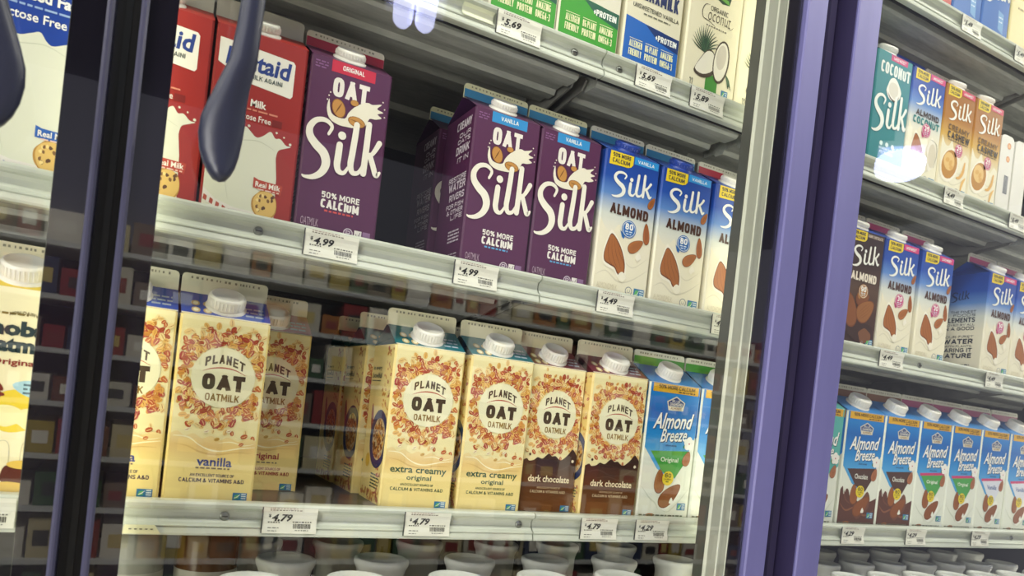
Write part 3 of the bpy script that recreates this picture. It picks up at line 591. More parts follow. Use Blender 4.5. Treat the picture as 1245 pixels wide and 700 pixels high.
for nm, mid, kd, st, rf, fn in (('breeze_original', 'Original', 'orig', None, '2A7CC0', '4C9A3E'), ('breeze_chocolate', 'Chocolate', 'choc', None, '2A7CC0', '8A6248'), ('breeze_unsweet', 'Original', 'uns', 'C83C70', '2A7CC0', 'B25A80'),
                                ('breeze_vanilla', 'Vanilla', 'van', 'C83C70', '2A7CC0', 'B25A80'), ('breeze_teal', 'Coconut', 'teal', None, '4E9E9C', '9A7A68')):
    carton_meshes(nm, WH, breeze_design(mid, kd, st), rf, fn, 'DCDCCC', cw=AW, side=breeze_side, capd=.019, caph=.017)

# --- lactose-free milk
def lact_design(red):
    A = '9A241C' if red else '123C98'
    def D(F):
        F.rect(.002, .30, .998, .998, A, .5)
        if red:
            F.poly([(.02, .80), (.37, .727), (.863, .705), (.885, .72), (.885, .895), (.86, .91), (.30, .925), (.02, .93)], 'EAE8DC', 2)
            F.text('Lactaid', .10, .795, .845, .895, '223C86', 3, .03, .12); F.text('ENJOY MILK AGAIN!', .16, .755, .755, .780, '3A4A4A', 3, .02)
            F.text('Whole', .12, .607, .375, .645, 'F0ECE2', 3, .02); F.text('Milk', .42, .607, .60, .647, 'F0ECE2', 3, .03); F.dashes(.12, .75, .585, .009, 'D88A70', 3, 2, .1)
            F.text('100% Lactose Free', .06, .532, .67, .566, 'F0ECE2', 3, .01); F.rect(.685, .528, .80, .566, '7A1C18', 2)
        else:
            F.poly([(.02, .99), (.98, .99), (.98, .945), (.02, .93)], 'DCE0E0', 2)
            F.dashes(.05, .85, .888, .012, '9AB4DA', 3, 2, .1)
            F.text('Reduced Fat', .08, .815, .80, .872, 'F2F2EC', 3, .035); F.dashes(.06, .80, .782, .010, '9AB4DA', 3, 4, .1); F.text('Lactose Free', .10, .715, .73, .760, 'F2F2EC', 3, .015)
        y = 0 if red else .19
        e = [(0, .47 + y), (.08, .50 + y), (.15, .46 + y), (.24, .505 + y), (.32, .47 + y), (.395, .492 + y), (.46, .47 + y), (.528, .448 + y), (.60, .465 + y), (.681, .498 + y), (.74, .468 + y), (.80, .472 + y), (.87, .445 + y), (.93, .442 + y), (.86, .425 + y), (.79, .405 + y), (.77, .36 + y)]
        if not red: e = [(0, .66), (.15, .68), (.3, .64), (.42, .66), (.50, .675), (.56, .64), (.62, .625), (.72, .645), (.85, .67), (1, .65)]
        F.poly(catmull(e, 4) + ([(.80, .25), (.82, .002), (0, .002)] if red else [(1, .002), (0, .002)]), 'DDDFCB', 1.2)
        if red:
            F.poly([(.76, .42), (.998, .30), (.998, .002), (.80, .002)], '9A2A20', .8)
            for u, v, r_ in ((.43, .50, .0014), (.75, .50, .0012), (.84, .485, .001), (.92, .455, .0015), (.35, .51, .001)): F.circ(u, v, r_, 'DDDFCB', 1.4, 10)
        F.stroke([(.05, .42 + y), (.3, .41 + y), (.55, .43 + y), (.75, .40 + y)], [.0003, .0008, .0008, .0003], 'C2C6B0', 1.8); F.stroke([(.2, .33), (.22, .2), (.28, .08)], [.0003, .0008, .0003], 'CACDB8', 1.8)
        # checked cloth at the foot of the glass
        c1 = 'B0503E' if red else '2050A4'
        F.poly([(.0, .06), (.12, .025), (.35, .005), (.62, .012), (.62, .04), (.35, .045), (.14, .07), (.0, .12)], 'E8E4DC', 2)
        for k in range(9): 
            u = .01 + k * .07; v = .075 - min(k, 5) * .013; F.poly([(u, v - .018), (u + .038, v - .026), (u + .045, v), (u + .008, v + .01)], c1, 2.4)
        # cookies
        F.blob(.70, .09, .145, .085, 'B98A3A', 2.6, 3, .08); F.blob(.70, .09, .13, .075, 'DDB866', 3, 5, .08)
        r = random.Random(9)
        for k in range(16): F.blob(.70 + r.uniform(-.1, .1), .09 + r.uniform(-.058, .058), .016, .010, r.choice(['5A3A1C', '7A5428', 'F0D68C']), 3.5 + k * .02, k, .3, 6)
        F.poly([(.545, .175), (.87, .160), (.885, .215), (.60, .222), (.545, .232)], 'B4422C' if red else '1F5CB0', 4); F.text('Real Milk', .57, .182, .86, .212, 'F2EEE4', 5, .02)
        F.dashes(.6, .85, .167, .007, 'E8C8B8', 5, 2, .06)
    return D
carton_meshes('lactose_whole', '8E211B', lact_design(True), 'A8241C', 'C9C9BE', 'B9B9B0', 'D9D8CE', cw=.0965, capd=.018, caph=.013, finw=.022, finmode='none', findots=False, gusset='7A1814')
carton_meshes('lactose_reduced', 'DDDFCB', lact_design(False), '123C98', 'D9D9CE', 'D9D9CE', cw=.0965, capd=.018, caph=.013, finw=.022, finmode='none')
# --- cream oat carton in the left bay
def cho_design(F):
    F.dashes(.30, .60, .868, .010, '7A6A2A', 2, 3, .07)
    F.text('NON-DAIRY', .43, .862, .69, .878, '5A4A1A', 2.5, .015, bend=.012)
    F.text('Chobani', .08, .765, .97, .842, '20343A', 3, .05); F.text('Oatmilk', .15, .685, .93, .762, '20343A', 3, .05)
    F.text('Original', .30, .615, .72, .655, '8A2E24', 3, .02)
    F.poly([(.52, .53), (.66, .555), (.88, .55), (.9, .50), (.80, .465), (.62, .485)], 'A8D0DE', 2, 3)
    for k in range(3): F.dashes(.62, .84, .528 - k * .02, .010, '4A6A7A', 3, k, .08)
    F.blob(.58, .40, .30, .10, 'E8CC3A', 1.5, 4, .1); F.blob(.42, .375, .22, .05, 'F2E9B0', 2, 5, .2); F.blob(.72, .37, .20, .05, 'F2E9B0', 2.4, 7, .2)
    for k in range(6): F.ell(.35 + (k % 3) * .03, .455 + k * .012, .05, .010, '7A2A1C', 2.8 + k * .1, .5 - k * .3)
    F.rect(.03, .27, .97, .355, 'EEE6C4', 1.2)
    for k in range(3):
        u = .22 + k * .22; F.stroke([(u, .05), (u, .22), (u + .05, .255), (u + .11, .22), (u + .11, .05)], [.0007] * 5, 'C9C2A0', 2)
    F.poly([(.57, .14), (.50, .10), (.53, .045), (.86, .045), (.90, .10), (.84, .14)], '5A2418', 3, 3); F.ell(.70, .14, .16, .022, 'E2BE58', 3.5); F.blob(.6, .03, .3, .022, 'E2BE58', 3.8, 3)
carton_meshes('cream_oat', 'EFE6BE', cho_design, 'D9BE3A', 'E9E2BC', 'E2DCC0', cw=.0955, capd=.0205, caph=.018, finmode='none')

# --- flax and coconut cartons of the upper shelf
def flax_design(c1, c2, flav):
    def D(F):
        F.poly([(0, .002), (1, .002), (1, .30), (.70, .345), (.35, .355), (0, .37)], c1, 1); F.poly([(.36, .352), (1, .335), (1, .232), (.62, .268)], c2, 2)
        F.text('+PROTEIN', .555, .270, .955, .312, 'EFF2EA', 3, .03)
        for k, (a, b) in enumerate((('ALLERGEN', 'FRIENDLY'), ('8G PLANT', 'PROTEIN'), ('AMAZING', 'OMEGA-3'))):
            u = .10 + k * .29; F.rect(u, .222, u + .235, .226, 'E6E6B8', 2)
            F.text(a, u, .165, u + .235, .212, 'E6E6B8', 3, .02); F.text(b, u, .105, u + .235, .152, 'E6E6B8', 3, .02)
        F.text('GOOD', .14, .80, .80, .90, 'C05A2A', 3, .04); F.text('KARMA', .12, .635, .90, .765, 'C05A2A', 3, .045)
        F.text('FLAXMILK', .20, .515, .92, .620, '2A3560' if 'blue' in flav else '23553A', 3, .04)
        F.text('UNSWEETENED' + (' VANILLA' if 'blue' in flav else ''), .10, .445, .95, .475, '3A3A32', 3, .01); F.dashes(.3, .8, .415, .010, '6A6A5A', 3, 3, .1)
    return D
carton_meshes('flax_green', 'DCD8C4', flax_design('3A9A2C', '1A5A44', 'green'), 'D9D5BE', 'DAD6C2', cw=.0985, cap='E6E2D8')
carton_meshes('flax_blue', 'DED9BE', flax_design('1E62B8', '16336E', 'blue'), 'D9D5BE', 'DAD6C2', cw=.1005, cap='E6E2D8')
def org_coco(F):
    F.poly([(.30, .998), (.86, .998), (.74, .745), (.60, .735), (.40, .775)], '23402E', 1, 0); F.poly([(.33, .79), (.74, .745), (.72, .775), (.40, .815)], '6AA84A', 2)
    F.text('ORGANIC', .385, .655, .735, .69, '4A4A40', 3, .0)
    INK = '4A4238'
    F.stroke([(.36, .690), (.28, .682), (.23, .635), (.25, .585), (.34, .575), (.42, .565), (.50, .548)], [.0004, .0010, .0013, .0012, .0010, .0008, .0003], INK, 3)
    F.text('oconut', .345, .580, .80, .650, INK, 3, -.012, .2); F.stroke([(.70, .60), (.80, .575), (.86, .60)], [.0004, .0008, .0003], INK, 3)
    F.dashes(.33, .74, .535, .009, '7A746A', 3, 5, .03)
    r = random.Random(4)
    for k in range(16):
        a = math.radians(20 + k * 9.5); n = (.36 + .29 * math.cos(a), .335 + .20 * math.sin(a)); m = (.36 + .15 * math.cos(a + .1), .335 + .115 * math.sin(a + .1))
        F.stroke([(.37, .335), m, n], [.0008, .0022, .0002], r.choice(['2E4A38', '3C5E44', '27402F']), 2 + k * .08, 3)
    F.poly([(.18, .185), (.25, .155), (.38, .15), (.52, .18), (.585, .235), (.575, .30), (.52, .365), (.40, .36), (.28, .28)], '4A3E34', 4, 3); F.poly([(.20, .195), (.36, .175), (.54, .225), (.565, .30), (.515, .355), (.40, .35), (.29, .28)], 'E6E2D2', 4.5, 3)
    F.ell(.69, .31, .155, .165, '473B32', 5, -.12, 26); F.ell(.685, .312, .132, .148, 'E9E5D6', 5.4, -.12, 26); F.ell(.685, .345, .095, .095, 'CFC8BA', 5.8, -.12, 22)
    for k in range(6): F.stroke([(.80, .24), (.88, .20 - k * .012), (.95 - k * .02, .12 + k * .015)], [.0003, .0016, .0002], '3C5E44', 3.2 + k * .05, 3)
    F.rect(.425, .012, .66, .19, '3F8A34', 2); F.dashes(.47, .62, .04, .02, '8AC07A', 3, 2, .1); F.text('32', .12, .05, .19, .12, '8A8A7A', 3, 0)
    nongmo(F, .755, .055, .885, .112, 3)
carton_meshes('organic_coconut', 'E6E0C2', org_coco, 'E0DABC', 'DAD6C2', cw=.1035, cap='E6E2D8')
def plain_silk_blue(F):
    F.rect(.002, .002, .998, .998, '2A62AC', .5); silk_logo(F, .05, .36, .97, .72, 'E6E6DC', 3, .9)
    F.poly([(.58, .33), (.80, .31), (.82, .12), (.62, .15)], '6A9AC8', 2); F.dashes(.62, .78, .26, .012, 'C8D8E8', 3, 2, .08); F.dashes(.63, .78, .22, .012, 'C8D8E8', 3, 3, .08); F.dashes(.1, .5, .06, .014, '8AB0DA', 2, 4, .1)
carton_meshes('blue_top', '2A62AC', plain_silk_blue, '2A62AC', 'D9D5C6', cw=.087)
def plain_red(F): F.rect(.002, .1, .998, .6, 'B03A34', 1); F.dashes(.2, .9, .16, .02, 'E2B8A8', 2, 1, .12); F.dashes(.2, .9, .22, .02, 'E2B8A8', 2, 2, .12)
carton_meshes('red_top', 'B03A34', plain_red, 'B03A34', 'D9D5C6', cw=.094)
def plain_cream(F): F.rect(.15, .55, .85, .85, 'C9B46A', 1); F.dashes(.2, .8, .45, .02, '8A7A4A', 2, 1, .12)
carton_meshes('cream_top', 'D8CB92', plain_cream, 'D8CB92', 'D9D5C6', cw=.094)

# ------------------------------------------------------------------ the case: shell and shelves
ZS = {'deck': -.335, 'B': -.018, 'M': .2945, 'T': .6100, 'U': .9240}
X0, X1 = -1.0, 2.35
def struct(name, mb): return tag(mb.build(name), kind='structure')
mb = MB(); mb.box((X0 - .1, .60, -.62), (X1 + .1, .66, 1.5), noisy('case_back_liner', '2E2E34', '24242A', 4, .5)); struct('wall_back', mb)
mb = MB(); mb.box((X0 - .1, -.09, -.62), (X0, .60, 1.5), mat('4A4A48')); struct('wall_left', mb)
mb = MB(); mb.box((X1, -.09, -.62), (X1 + .1, .60, 1.5), mat('4A4A48')); struct('wall_right', mb)
mb = MB(); mb.box((X0, -.09, 1.30), (X1, .60, 1.36), mat('6A6A68')); struct('ceiling', mb)
mb = MB(); mb.box((X0, -.09, -.62), (X1, .60, ZS['deck']), mat('6E6E6A')); struct('trim_1', mb)
mb = MB(); mb.box((X0 - 4, -6, -1.36), (X1 + 4, 2, -1.30), noisy('store_floor', 'C4C1BA', 'B4B1AA', 3, .3)); struct('floor', mb)
mb = MB(); mb.box((X0 - .1, -.13, -1.30), (X1 + .1, .66, -.62), mat('26242C', .4)); struct('trim_2', mb)

def rail_profile(z1):
    return [(.012, z1), (0, z1 + .0002), (-.003, z1 - .0008), (-.0045, z1 - .003), (-.0042, z1 - .006), (-.0015, z1 - .0082), (.0028, z1 - .0095), (.0045, z1 - .0135), (.0040, z1 - .019), (.0012, z1 - .0232),
            (-.0022, z1 - .0252), (-.0032, z1 - .0262), (-.0030, z1 - .0272), (-.0016, z1 - .0277), (-.0022, z1 - .0285), (-.0042, z1 - .0340), (-.0040, z1 - .0362), (-.001, z1 - .0370), (.006, z1 - .0370), (.0075, z1 - .034), (.0075, z1 - .004), (.012, z1 - .003)]
SHELF = {'B': [(-.98, -.045), (-.043, .500), (.502, .83), (.832, 1.70), (1.702, 2.34)], 'M': [(-.98, -.045), (-.043, .470), (.472, .83), (.832, 1.66), (1.662, 2.34)],
         'T': [(-.98, -.045), (-.043, .530), (.532, .83), (.832, 1.62), (1.622, 2.34)], 'U': [(-.98, -.045), (-.043, .56), (.562, .83), (.832, 1.62), (1.622, 2.34)]}
SCREW = {'B': [.114, .481, 1.647], 'M': [.117, 1.282], 'T': [.486, .559], 'U': []}
LV = {'B': 'the lowest cartons', 'M': 'the middle cartons', 'T': 'the upper cartons', 'U': 'the topmost cartons'}
SHN = ['left door', 'left of middle door joint', 'right of middle door joint', 'right door', 'far right end']
for lv, segs in SHELF.items():
    zt = ZS[lv]; z1 = zt + .0018
    for i, (a, b) in enumerate(segs):
        sh = empty('refrigerator_shelf', (a, 0, zt), f'steel shelf with white rail under {LV[lv]}, {SHN[i]}', 'shelf', 'case shelves')
        p = MB(); L = b - a
        # folded sheet: deck, front return, stiffening channels below
        p.box((.0005, .0125, -.006), (L - .0005, .585, -.0012), STEEL); p.box((.0005, .0125, -.0012), (L - .0005, .585, 0), DECK_SHADE)  # thin dark top sheet carries the painted shelf-top shade
        p.box((.0005, .0125, -.034), (L - .0005, .0145, -.0062), DARKSTEEL)
        p.extrude_x([(.036, -.006), (.036, -.026), (.040, -.030), (.066, -.030), (.070, -.024), (.098, -.024), (.101, -.031), (.118, -.031), (.122, -.026), (.146, -.026), (.150, -.006)], .014, L - .014, STEEL)
        p.extrude_x([(.19, -.006), (.195, -.016), (.225, -.016), (.23, -.006)], .014, L - .014, STEEL)
        p.extrude_x([(.36, -.006), (.365, -.016), (.395, -.016), (.40, -.006)], .014, L - .014, STEEL)
        p.build('shelf_panel', sh)
        r = MB(); r.extrude_x([(y, z - zt) for y, z in rail_profile(z1)], 0, L, RAIL); r.build('price_rail', sh)
        for x in SCREW[lv]:
            if a < x < b:
                s = MB(); mt_ = Matrix.Translation((x - a, .0044, -.0145)) @ Matrix.Rotation(math.radians(90), 4, 'X')
                s.lathe([(.0052, 0), (.0052, .0012), (.0042, .0024), (.0016, .003)], mat('8C8F8A', .3, .8), 18, mt_); s.box((x - a - .003, .0009, -.0151), (x - a + .003, .0016, -.0139), mat('2A2A2A'))
                s.build('screw', sh)
    # cantilever brackets under the joints
    for i, x in enumerate([segs[1][1], segs[3][1]]):
        br = empty('shelf_bracket', (x + .001, .58, zt - .0075), f'dark steel shelf bracket under the rail joint below {LV[lv]}, ' + ('middle door' if i == 0 else 'right door'), 'bracket', 'shelf brackets')
        for s in (-1, 1):
            b = MB(); q = .009 * s
            b.prism([(.02, -.001), (-.515, -.001), (-.525, -.010), (-.515, -.022), (-.47, -.028), (-.43, -.036), (-.40, -.033), (-.34, -.042), (-.2, -.058), (.0, -.10), (.02, -.10)], q - .0014, q + .0014, noisy('bracket_steel', '9A9A94', '83837E', 20, .4, .3), 'x')
            b.build('arm', br)
        b = MB(); b.box((-.009, -.40, -.030), (.009, -.02, -.027), DARKSTEEL); b.build('web', br)
# slotted uprights on the back wall
for i, x in enumerate((-.044, .50, .831, 1.66)):
    up = MB(); up.box((x - .012, .586, ZS['deck']), (x + .012, .600, 1.29), mat('5C5C60', .4, .4))
    for k in range(34): up.box((x - .003, .5855, ZS['deck'] + .03 + k * .046), (x + .003, .5862, ZS['deck'] + .055 + k * .046), mat('101012'))
    tag(up.build('slotted_upright'), f'dark slotted steel upright on the back wall, {["behind the left door", "behind the middle door", "behind the mullion", "behind the right door"][i]}', 'upright', 'uprights on the back wall')

# ------------------------------------------------------------------ mullions and doors
ZD0, ZD1 = -.60, 1.30
def mullion(xa, xb, label):
    e = empty('door_mullion', ((xa + xb) / 2, -.05, ZD0), label, 'mullion'); h = (xb - xa) / 2; H = ZD1 - ZD0
    m = MB(); G = noisy('mullion_plastic', 'E2E4D2', 'D8DAC6', 5, .4, 0, (4, 4, .3))
    prof = [(-h, .022), (-h, .003), (-h + .003, 0)] + [(-h + .02 + k * .018 + d, dy) for k in range(int((2 * h - .04) / .018)) for d, dy in ((0, 0), (.0015, -.0016), (.006, -.0016), (.0075, 0))] + [(h - .003, 0), (h, .003), (h, .022)]
    m.prism(prof, 0, H, G, 'z'); m.build('profile', e)
    for s in (-1, 1):
        b = MB(); b.box((s * h - .0012, .004, .0), (s * h + .0012, .0225, H), mat('55564F', .4)); b.build('side_cover', e)
        t = MB(); t.lathe([(.005, .15), (.005, H - .15)], mat('F4F2DC', .4), 10, Matrix.Translation((s * min(.012, h * .5), .0285, 0))); t.build('led_tube', e)
    return e
mullion(-.070, .0135, 'slim upright mullion hidden behind the two dark door edges at the left')
mullion(.764, .882, 'pale grey ribbed mullion seen through the right edge of the middle door')
def door(label, x0, x1, lt, rt, lb, rb, hx=None, hside=1, ml=None, mr=None):
    """full-glass door: trims left/right (lt, rt wide), black printed border strips (lb, rb wide), glass, handle"""
    y0, y1 = -.140, -.100
    e = empty('cooler_door', (x0, y0, ZD0), label, 'door', 'glass doors of the case'); L = x1 - x0; H = ZD1 - ZD0
    f = MB()
    for a, b, mt_ in ((0, lt, ml or LAV), (L - rt, L, mr or LAV)):
        i, j = (.016, .040) if a else (.040, .016)
        f.prism([(a, .002), (a + .002, 0), (b - .002, 0), (b, .002), (b, j if b - a > .02 else .04), ((a + b) / 2, .040), (a, i if b - a > .02 else .04)] if a == 0 else [(a, .002), (a + .002, 0), (b - .002, 0), (b, .002), (b, .040), ((a + b) / 2, .040), ((a + b) / 2 - .004, i if b - a > .02 else .04), (a, i if b - a > .02 else .04)], 0, H, mt_, 'z')
    f.box((lt, 0, 0), (L - rt, .040, .05), LAV); f.box((lt, 0, H - .05), (L - rt, .040, H), LAV)
    f.build('frame', e)
    for a, b in ((lt, lt + lb), (L - rt - rb, L - rt)):
        k = MB(); k.box((a, .0095, .05), (b, .0115, H - .05), FRIT); k.build('black_border', e)
    g = MB(); g.add([(lt, .008, .05), (L - rt, .008, .05), (L - rt, .008, H - .05), (lt, .008, H - .05)], [(0, 1, 2, 3)], GLASS); g.build('glass_pane', e)
    k = MB()
    for a, b in ((.001, lt * .5), (L - rt * .5, L - .001)): k.box((a, .040, .0), (b, .049, H), GASK)
    k.build('gasket', e)
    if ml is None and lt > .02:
        k = MB(); k.box((-.0012, .004, 0), (0, .040, H), LAVDK); k.build('side_shade_strip', e)  # added dark strip, paints shade over the door's side face
    if hx is not None:
        # bow handle: broad rounded paddle ends, slim rounded grip between
        prof = [(.000, .000, .030), (.0025, .0055, .0295), (.007, .0092, .029), (.014, .0128, .0285), (.024, .0158, .029), (.037, .0175, .030), (.050, .0176, .032), (.064, .0152, .034), (.080, .0128, .037), (.100, .0110, .040), (.125, .0099, .043), (.155, .0094, .046), (.19, .0092, .047)]
        half = prof + [(.38 - z, w, y) for z, w, y in prof[::-1]]
        hb = MB(); ring = 20; vs = []
        for z, w, y in half:
            zz = .281 + z - ZD0; dx = (.0105 * math.sin(math.pi * z / .38) - .0065 * math.sin(math.pi * min(z, .1) / .1)) * hside
            for k in range(ring):
                a = 2 * math.pi * k / ring; ca, sa = math.cos(a), math.sin(a)
                px = math.copysign(abs(ca) ** .8, ca) * max(w, .0004); py = math.copysign(abs(sa) ** .8, sa) * .0075 * min(1, w / .006 + .1)
                if sa < 0: py -= .0035 * (1 - abs(ca)) * min(1, w / .008)
                vs.append((hx - x0 + px + dx, -y + py, zz))
        n = len(half)
        hb.add(vs, [(j * ring + k, j * ring + (k + 1) % ring, (j + 1) * ring + (k + 1) % ring, (j + 1) * ring + k) for j in range(n - 1) for k in range(ring)], noisy('dark_blue_handle', '1E2236', '1A1D30', 8, .38), True)
        hd = hb.build('handle', e)
        for z in (.320, .622):
            p = MB(); p.lathe([(.008, 0), (.008, .034)], mat('20222E', .4), 14, Matrix.Translation((hx - x0 + .001, .006, z - ZD0)) @ Matrix.Rotation(math.radians(90), 4, 'X')); p.build('standoff', hd)
    return e
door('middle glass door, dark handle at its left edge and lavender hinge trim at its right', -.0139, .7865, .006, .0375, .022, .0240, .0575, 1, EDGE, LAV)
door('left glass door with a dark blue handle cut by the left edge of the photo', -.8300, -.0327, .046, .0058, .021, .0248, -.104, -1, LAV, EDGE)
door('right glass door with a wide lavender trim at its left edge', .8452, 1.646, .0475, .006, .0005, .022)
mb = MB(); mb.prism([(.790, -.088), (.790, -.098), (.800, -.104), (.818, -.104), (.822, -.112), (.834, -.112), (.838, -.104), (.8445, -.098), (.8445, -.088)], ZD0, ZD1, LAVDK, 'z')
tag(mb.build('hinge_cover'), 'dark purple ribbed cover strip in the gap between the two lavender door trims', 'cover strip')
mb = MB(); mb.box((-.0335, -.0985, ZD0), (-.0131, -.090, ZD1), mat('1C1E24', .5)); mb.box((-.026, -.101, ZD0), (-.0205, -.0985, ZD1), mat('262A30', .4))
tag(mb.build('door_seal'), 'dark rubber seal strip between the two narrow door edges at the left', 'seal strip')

# ------------------------------------------------------------------ cartons on the shelves
zB, zM, zT, zU = ZS['B'], ZS['M'], ZS['T'], ZS['U']
G1 = 'oat milk cartons on the lower shelf'
carton('cream_oat', -.0935, zB, 'cream and yellow oat milk carton behind the left door, white screw cap', y=.018, group='cartons behind the left door')
carton('lactose_reduced', -.0995, zM, 'white and blue reduced fat milk carton behind the left door, above the cream one', y=.018, group='cartons behind the left door')
carton('vanilla_oat', .0010, zB, 'blue-topped vanilla oat milk carton half hidden by the dark door edge', group=G1)
carton('vanilla_oat', .0968, zB, 'fully visible blue-topped vanilla oat milk carton with oat flake ring', group=G1)
carton('original_oat', .1650, zB, 'red-topped original oat milk carton pushed back beside the blue-topped one', y=.116, group=G1)
carton('creamy_oat', .3400, zB, 'teal-topped extra creamy oat milk carton showing its bowl-printed left side', group=G1, rz=-.03)
carton('creamy_oat', .4415, zB, 'teal-topped extra creamy oat milk carton beside the maroon-topped ones', group=G1)
carton('creamy_oat', .3330, zB, 'extra creamy oat milk carton standing right behind the first teal-topped one', y=.124, group=G1)
carton('creamy_oat', .3300, zB, 'dim oat milk carton deepest in the row behind the teal-topped carton', y=.226, group=G1)
carton('creamy_oat', .4400, zB, 'extra creamy oat milk carton behind the second teal-topped one', y=.124, group=G1)
carton('dark_oat', .5340, zB, 'dark chocolate oat milk carton partly covered by the teal-topped one', y=.030, group=G1, sx=.955)
carton('dark_oat', .6300, zB, 'dark chocolate oat milk carton fully visible beside the blue almond carton', y=.016, group=G1, sx=1.035)
carton('breeze_original', .7350, zB, 'blue almond drink carton with green original panel, beside the dark chocolate one', group='blue almond drink cartons')
carton('breeze_original', .8375, zB, 'blue almond drink carton mostly hidden by the grey mullion', group='blue almond drink cartons')
G2 = 'cartons on the middle shelf'
carton('lactose_whole', .0045, zM, 'red lactose free milk carton cut off by the dark door edge', group=G2)
carton('lactose_whole', .1040, zM, 'red lactose free whole milk carton behind the door handle', group=G2)
carton('oat_original', .2035, zM, 'purple oat milk carton with a red ORIGINAL tab', group=G2)
carton('oat_vanilla', .4100, zM, 'purple oat milk carton with blue VANILLA tab, its lettered left side showing', group=G2)
carton('oat_vanilla', .4040, zM, 'dim purple oat milk carton standing behind the first VANILLA one', y=.126, group=G2)
carton('oat_vanilla', .5085, zM, 'purple oat milk carton with blue VANILLA tab beside the blue almond carton', group=G2)
carton('almond_vanilla', .6120, zM, 'blue almond milk carton with VANILLA tab right beside the purple one', group=G2)
carton('almond_vanilla', .7130, zM, 'blue almond milk carton with VANILLA tab, second from the purple cartons', group=G2)
carton('almond_original', .8170, zM, 'blue almond milk carton with red tab partly hidden by the grey mullion', group=G2)
G3 = 'cartons on the upper shelf'
carton('flax_green', .4130, zT, 'green flax milk carton nearest the ceiling lamp reflection', group=G3)
carton('flax_green', .5130, zT, 'green flax milk carton with +PROTEIN, next to the blue one', group=G3)
carton('flax_blue', .6195, zT, 'blue flax milk carton with +PROTEIN', group=G3)
carton('organic_coconut', .7310, zT, 'cream organic coconut milk carton with halved coconut picture', group=G3)
carton('organic_coconut', .8370, zT, 'cream organic coconut milk carton cut off by the grey mullion', group=G3)
G4 = 'cartons behind the right door'
carton('coconut_teal', 1.1450, zT, 'teal coconut milk carton next to the lavender door trim', group=G4)
carton('almond_coconut', 1.2440, zT, 'blue and white almond coconut milk carton beside the teal one', group=G4)
carton('cashew', 1.3410, zT, 'orange cashew milk carton beside the almond coconut one', group=G4, sx=.97)
carton('cashew', 1.4360, zT, 'orange cashew milk carton beside the plain white carton', group=G4, sx=.97)
carton('almond_dark', 1.1230, zM, 'brown dark chocolate almond milk carton next to the lavender door trim', group=G4)
carton('almond_pink', 1.2230, zM, 'blue almond milk carton with pink tab beside the brown one', group=G4)
carton('almond_pink', 1.3305, zM, 'blue almond milk carton with pink tab at the left of the gap', group=G4)
carton('almond_pink', 1.5460, zM, 'blue almond milk carton showing its lettered side at the right of the gap', group=G4)
carton('almond_pink', 1.5430, zM, 'blue almond milk carton behind the one with the lettered side', y=.126, group=G4)
carton('almond_pink', 1.6460, zM, 'blue almond milk carton with pink tab cut by the right edge of the photo', group=G4)
G5 = 'blue almond drink cartons behind the right door'
carton('breeze_teal', 1.0675, zB, 'teal coconut almond drink carton cut by the lavender door trim', group=G5)
carton('breeze_chocolate', 1.1760, zB, 'blue almond drink carton with brown chocolate panel beside the teal one', group=G5, sx=1.05)
carton('breeze_chocolate', 1.2810, zB, 'blue almond drink carton with brown chocolate panel, second from the teal one', group=G5, sx=1.03)
carton('breeze_unsweet', 1.3830, zB, 'blue almond drink carton with green panel and pink stripe beside the chocolate one', group=G5)
carton('breeze_unsweet', 1.4830, zB, 'blue almond drink carton with green panel and pink stripe beside the vanilla one', group=G5)
carton('breeze_vanilla', 1.5835, zB, 'blue almond drink carton with pale vanilla panel beside the green one', group=G5)
carton('breeze_vanilla', 1.6880, zB, 'blue almond drink carton with pale vanilla panel cut by the right edge', group=G5)
G6 = 'cartons on the topmost shelf'
carton('red_top', 1.2330, zU, 'red carton at the top right, only its foot showing', group=G6)
carton('blue_top', 1.3270, zU, 'blue carton with pale script on the topmost shelf beside the red one', group=G6)
carton('blue_top', 1.4180, zU, 'blue carton with pale script on the topmost shelf beside the cream one', group=G6)
carton('cream_top', 1.5140, zU, 'plain cream carton in the top right corner', group=G6)
# square-shouldered white carton with rounded top
def white_carton(x, y, label, plain=False):
    e = empty('milk_carton', (x, y, zT), label, 'carton', G4); m = MB(); w, d, H = .0225, .047, .165; r = .012
    prof = [(-w, 0), (w, 0), (w, H - r)] + [(w - r + r * math.cos(a), H - r + r * math.sin(a)) for a in [math.pi / 2 * k / 5 for k in range(1, 6)]] + [(-w + r - r * math.sin(a), H - r + r * math.cos(a)) for a in [math.pi / 2 * k / 5 for k in range(0, 5)]] + [(-w, H - r)]
    m.prism(prof, 0, 2 * d, mat('E4E2DA'))
    F = Face(m, lambda u, v, o: ((u - .5) * 2 * w, -o, v * H), 2 * w, H)
    if not plain:
        for v in (.88, .72): F.circ(.62, v, .0062, 'D98A4A', 2, 14); F.circ(.62, v, .004, 'E8B888', 2.5, 12)
        F.rect(.48, .30, .80, .52, '5A6070', 2)
        for k in range(6): F.rect(.50 + k * .05, .31, .515 + k * .05, .51, 'CFCFCB', 3)
    m.build('body', e)
    c = MB(); c.lathe([(.014, 0), (.014, .012), (.012, .014)], mat('E9E7E0', .35), 20, Matrix.Translation((0, d, H - .0005))); c.build('cap', e)
white_carton(1.5230, .030, 'slim white carton with orange dots beside the orange cashew ones')
white_carton(1.5740, .030, 'slim plain white carton beyond the one with orange dots', True)

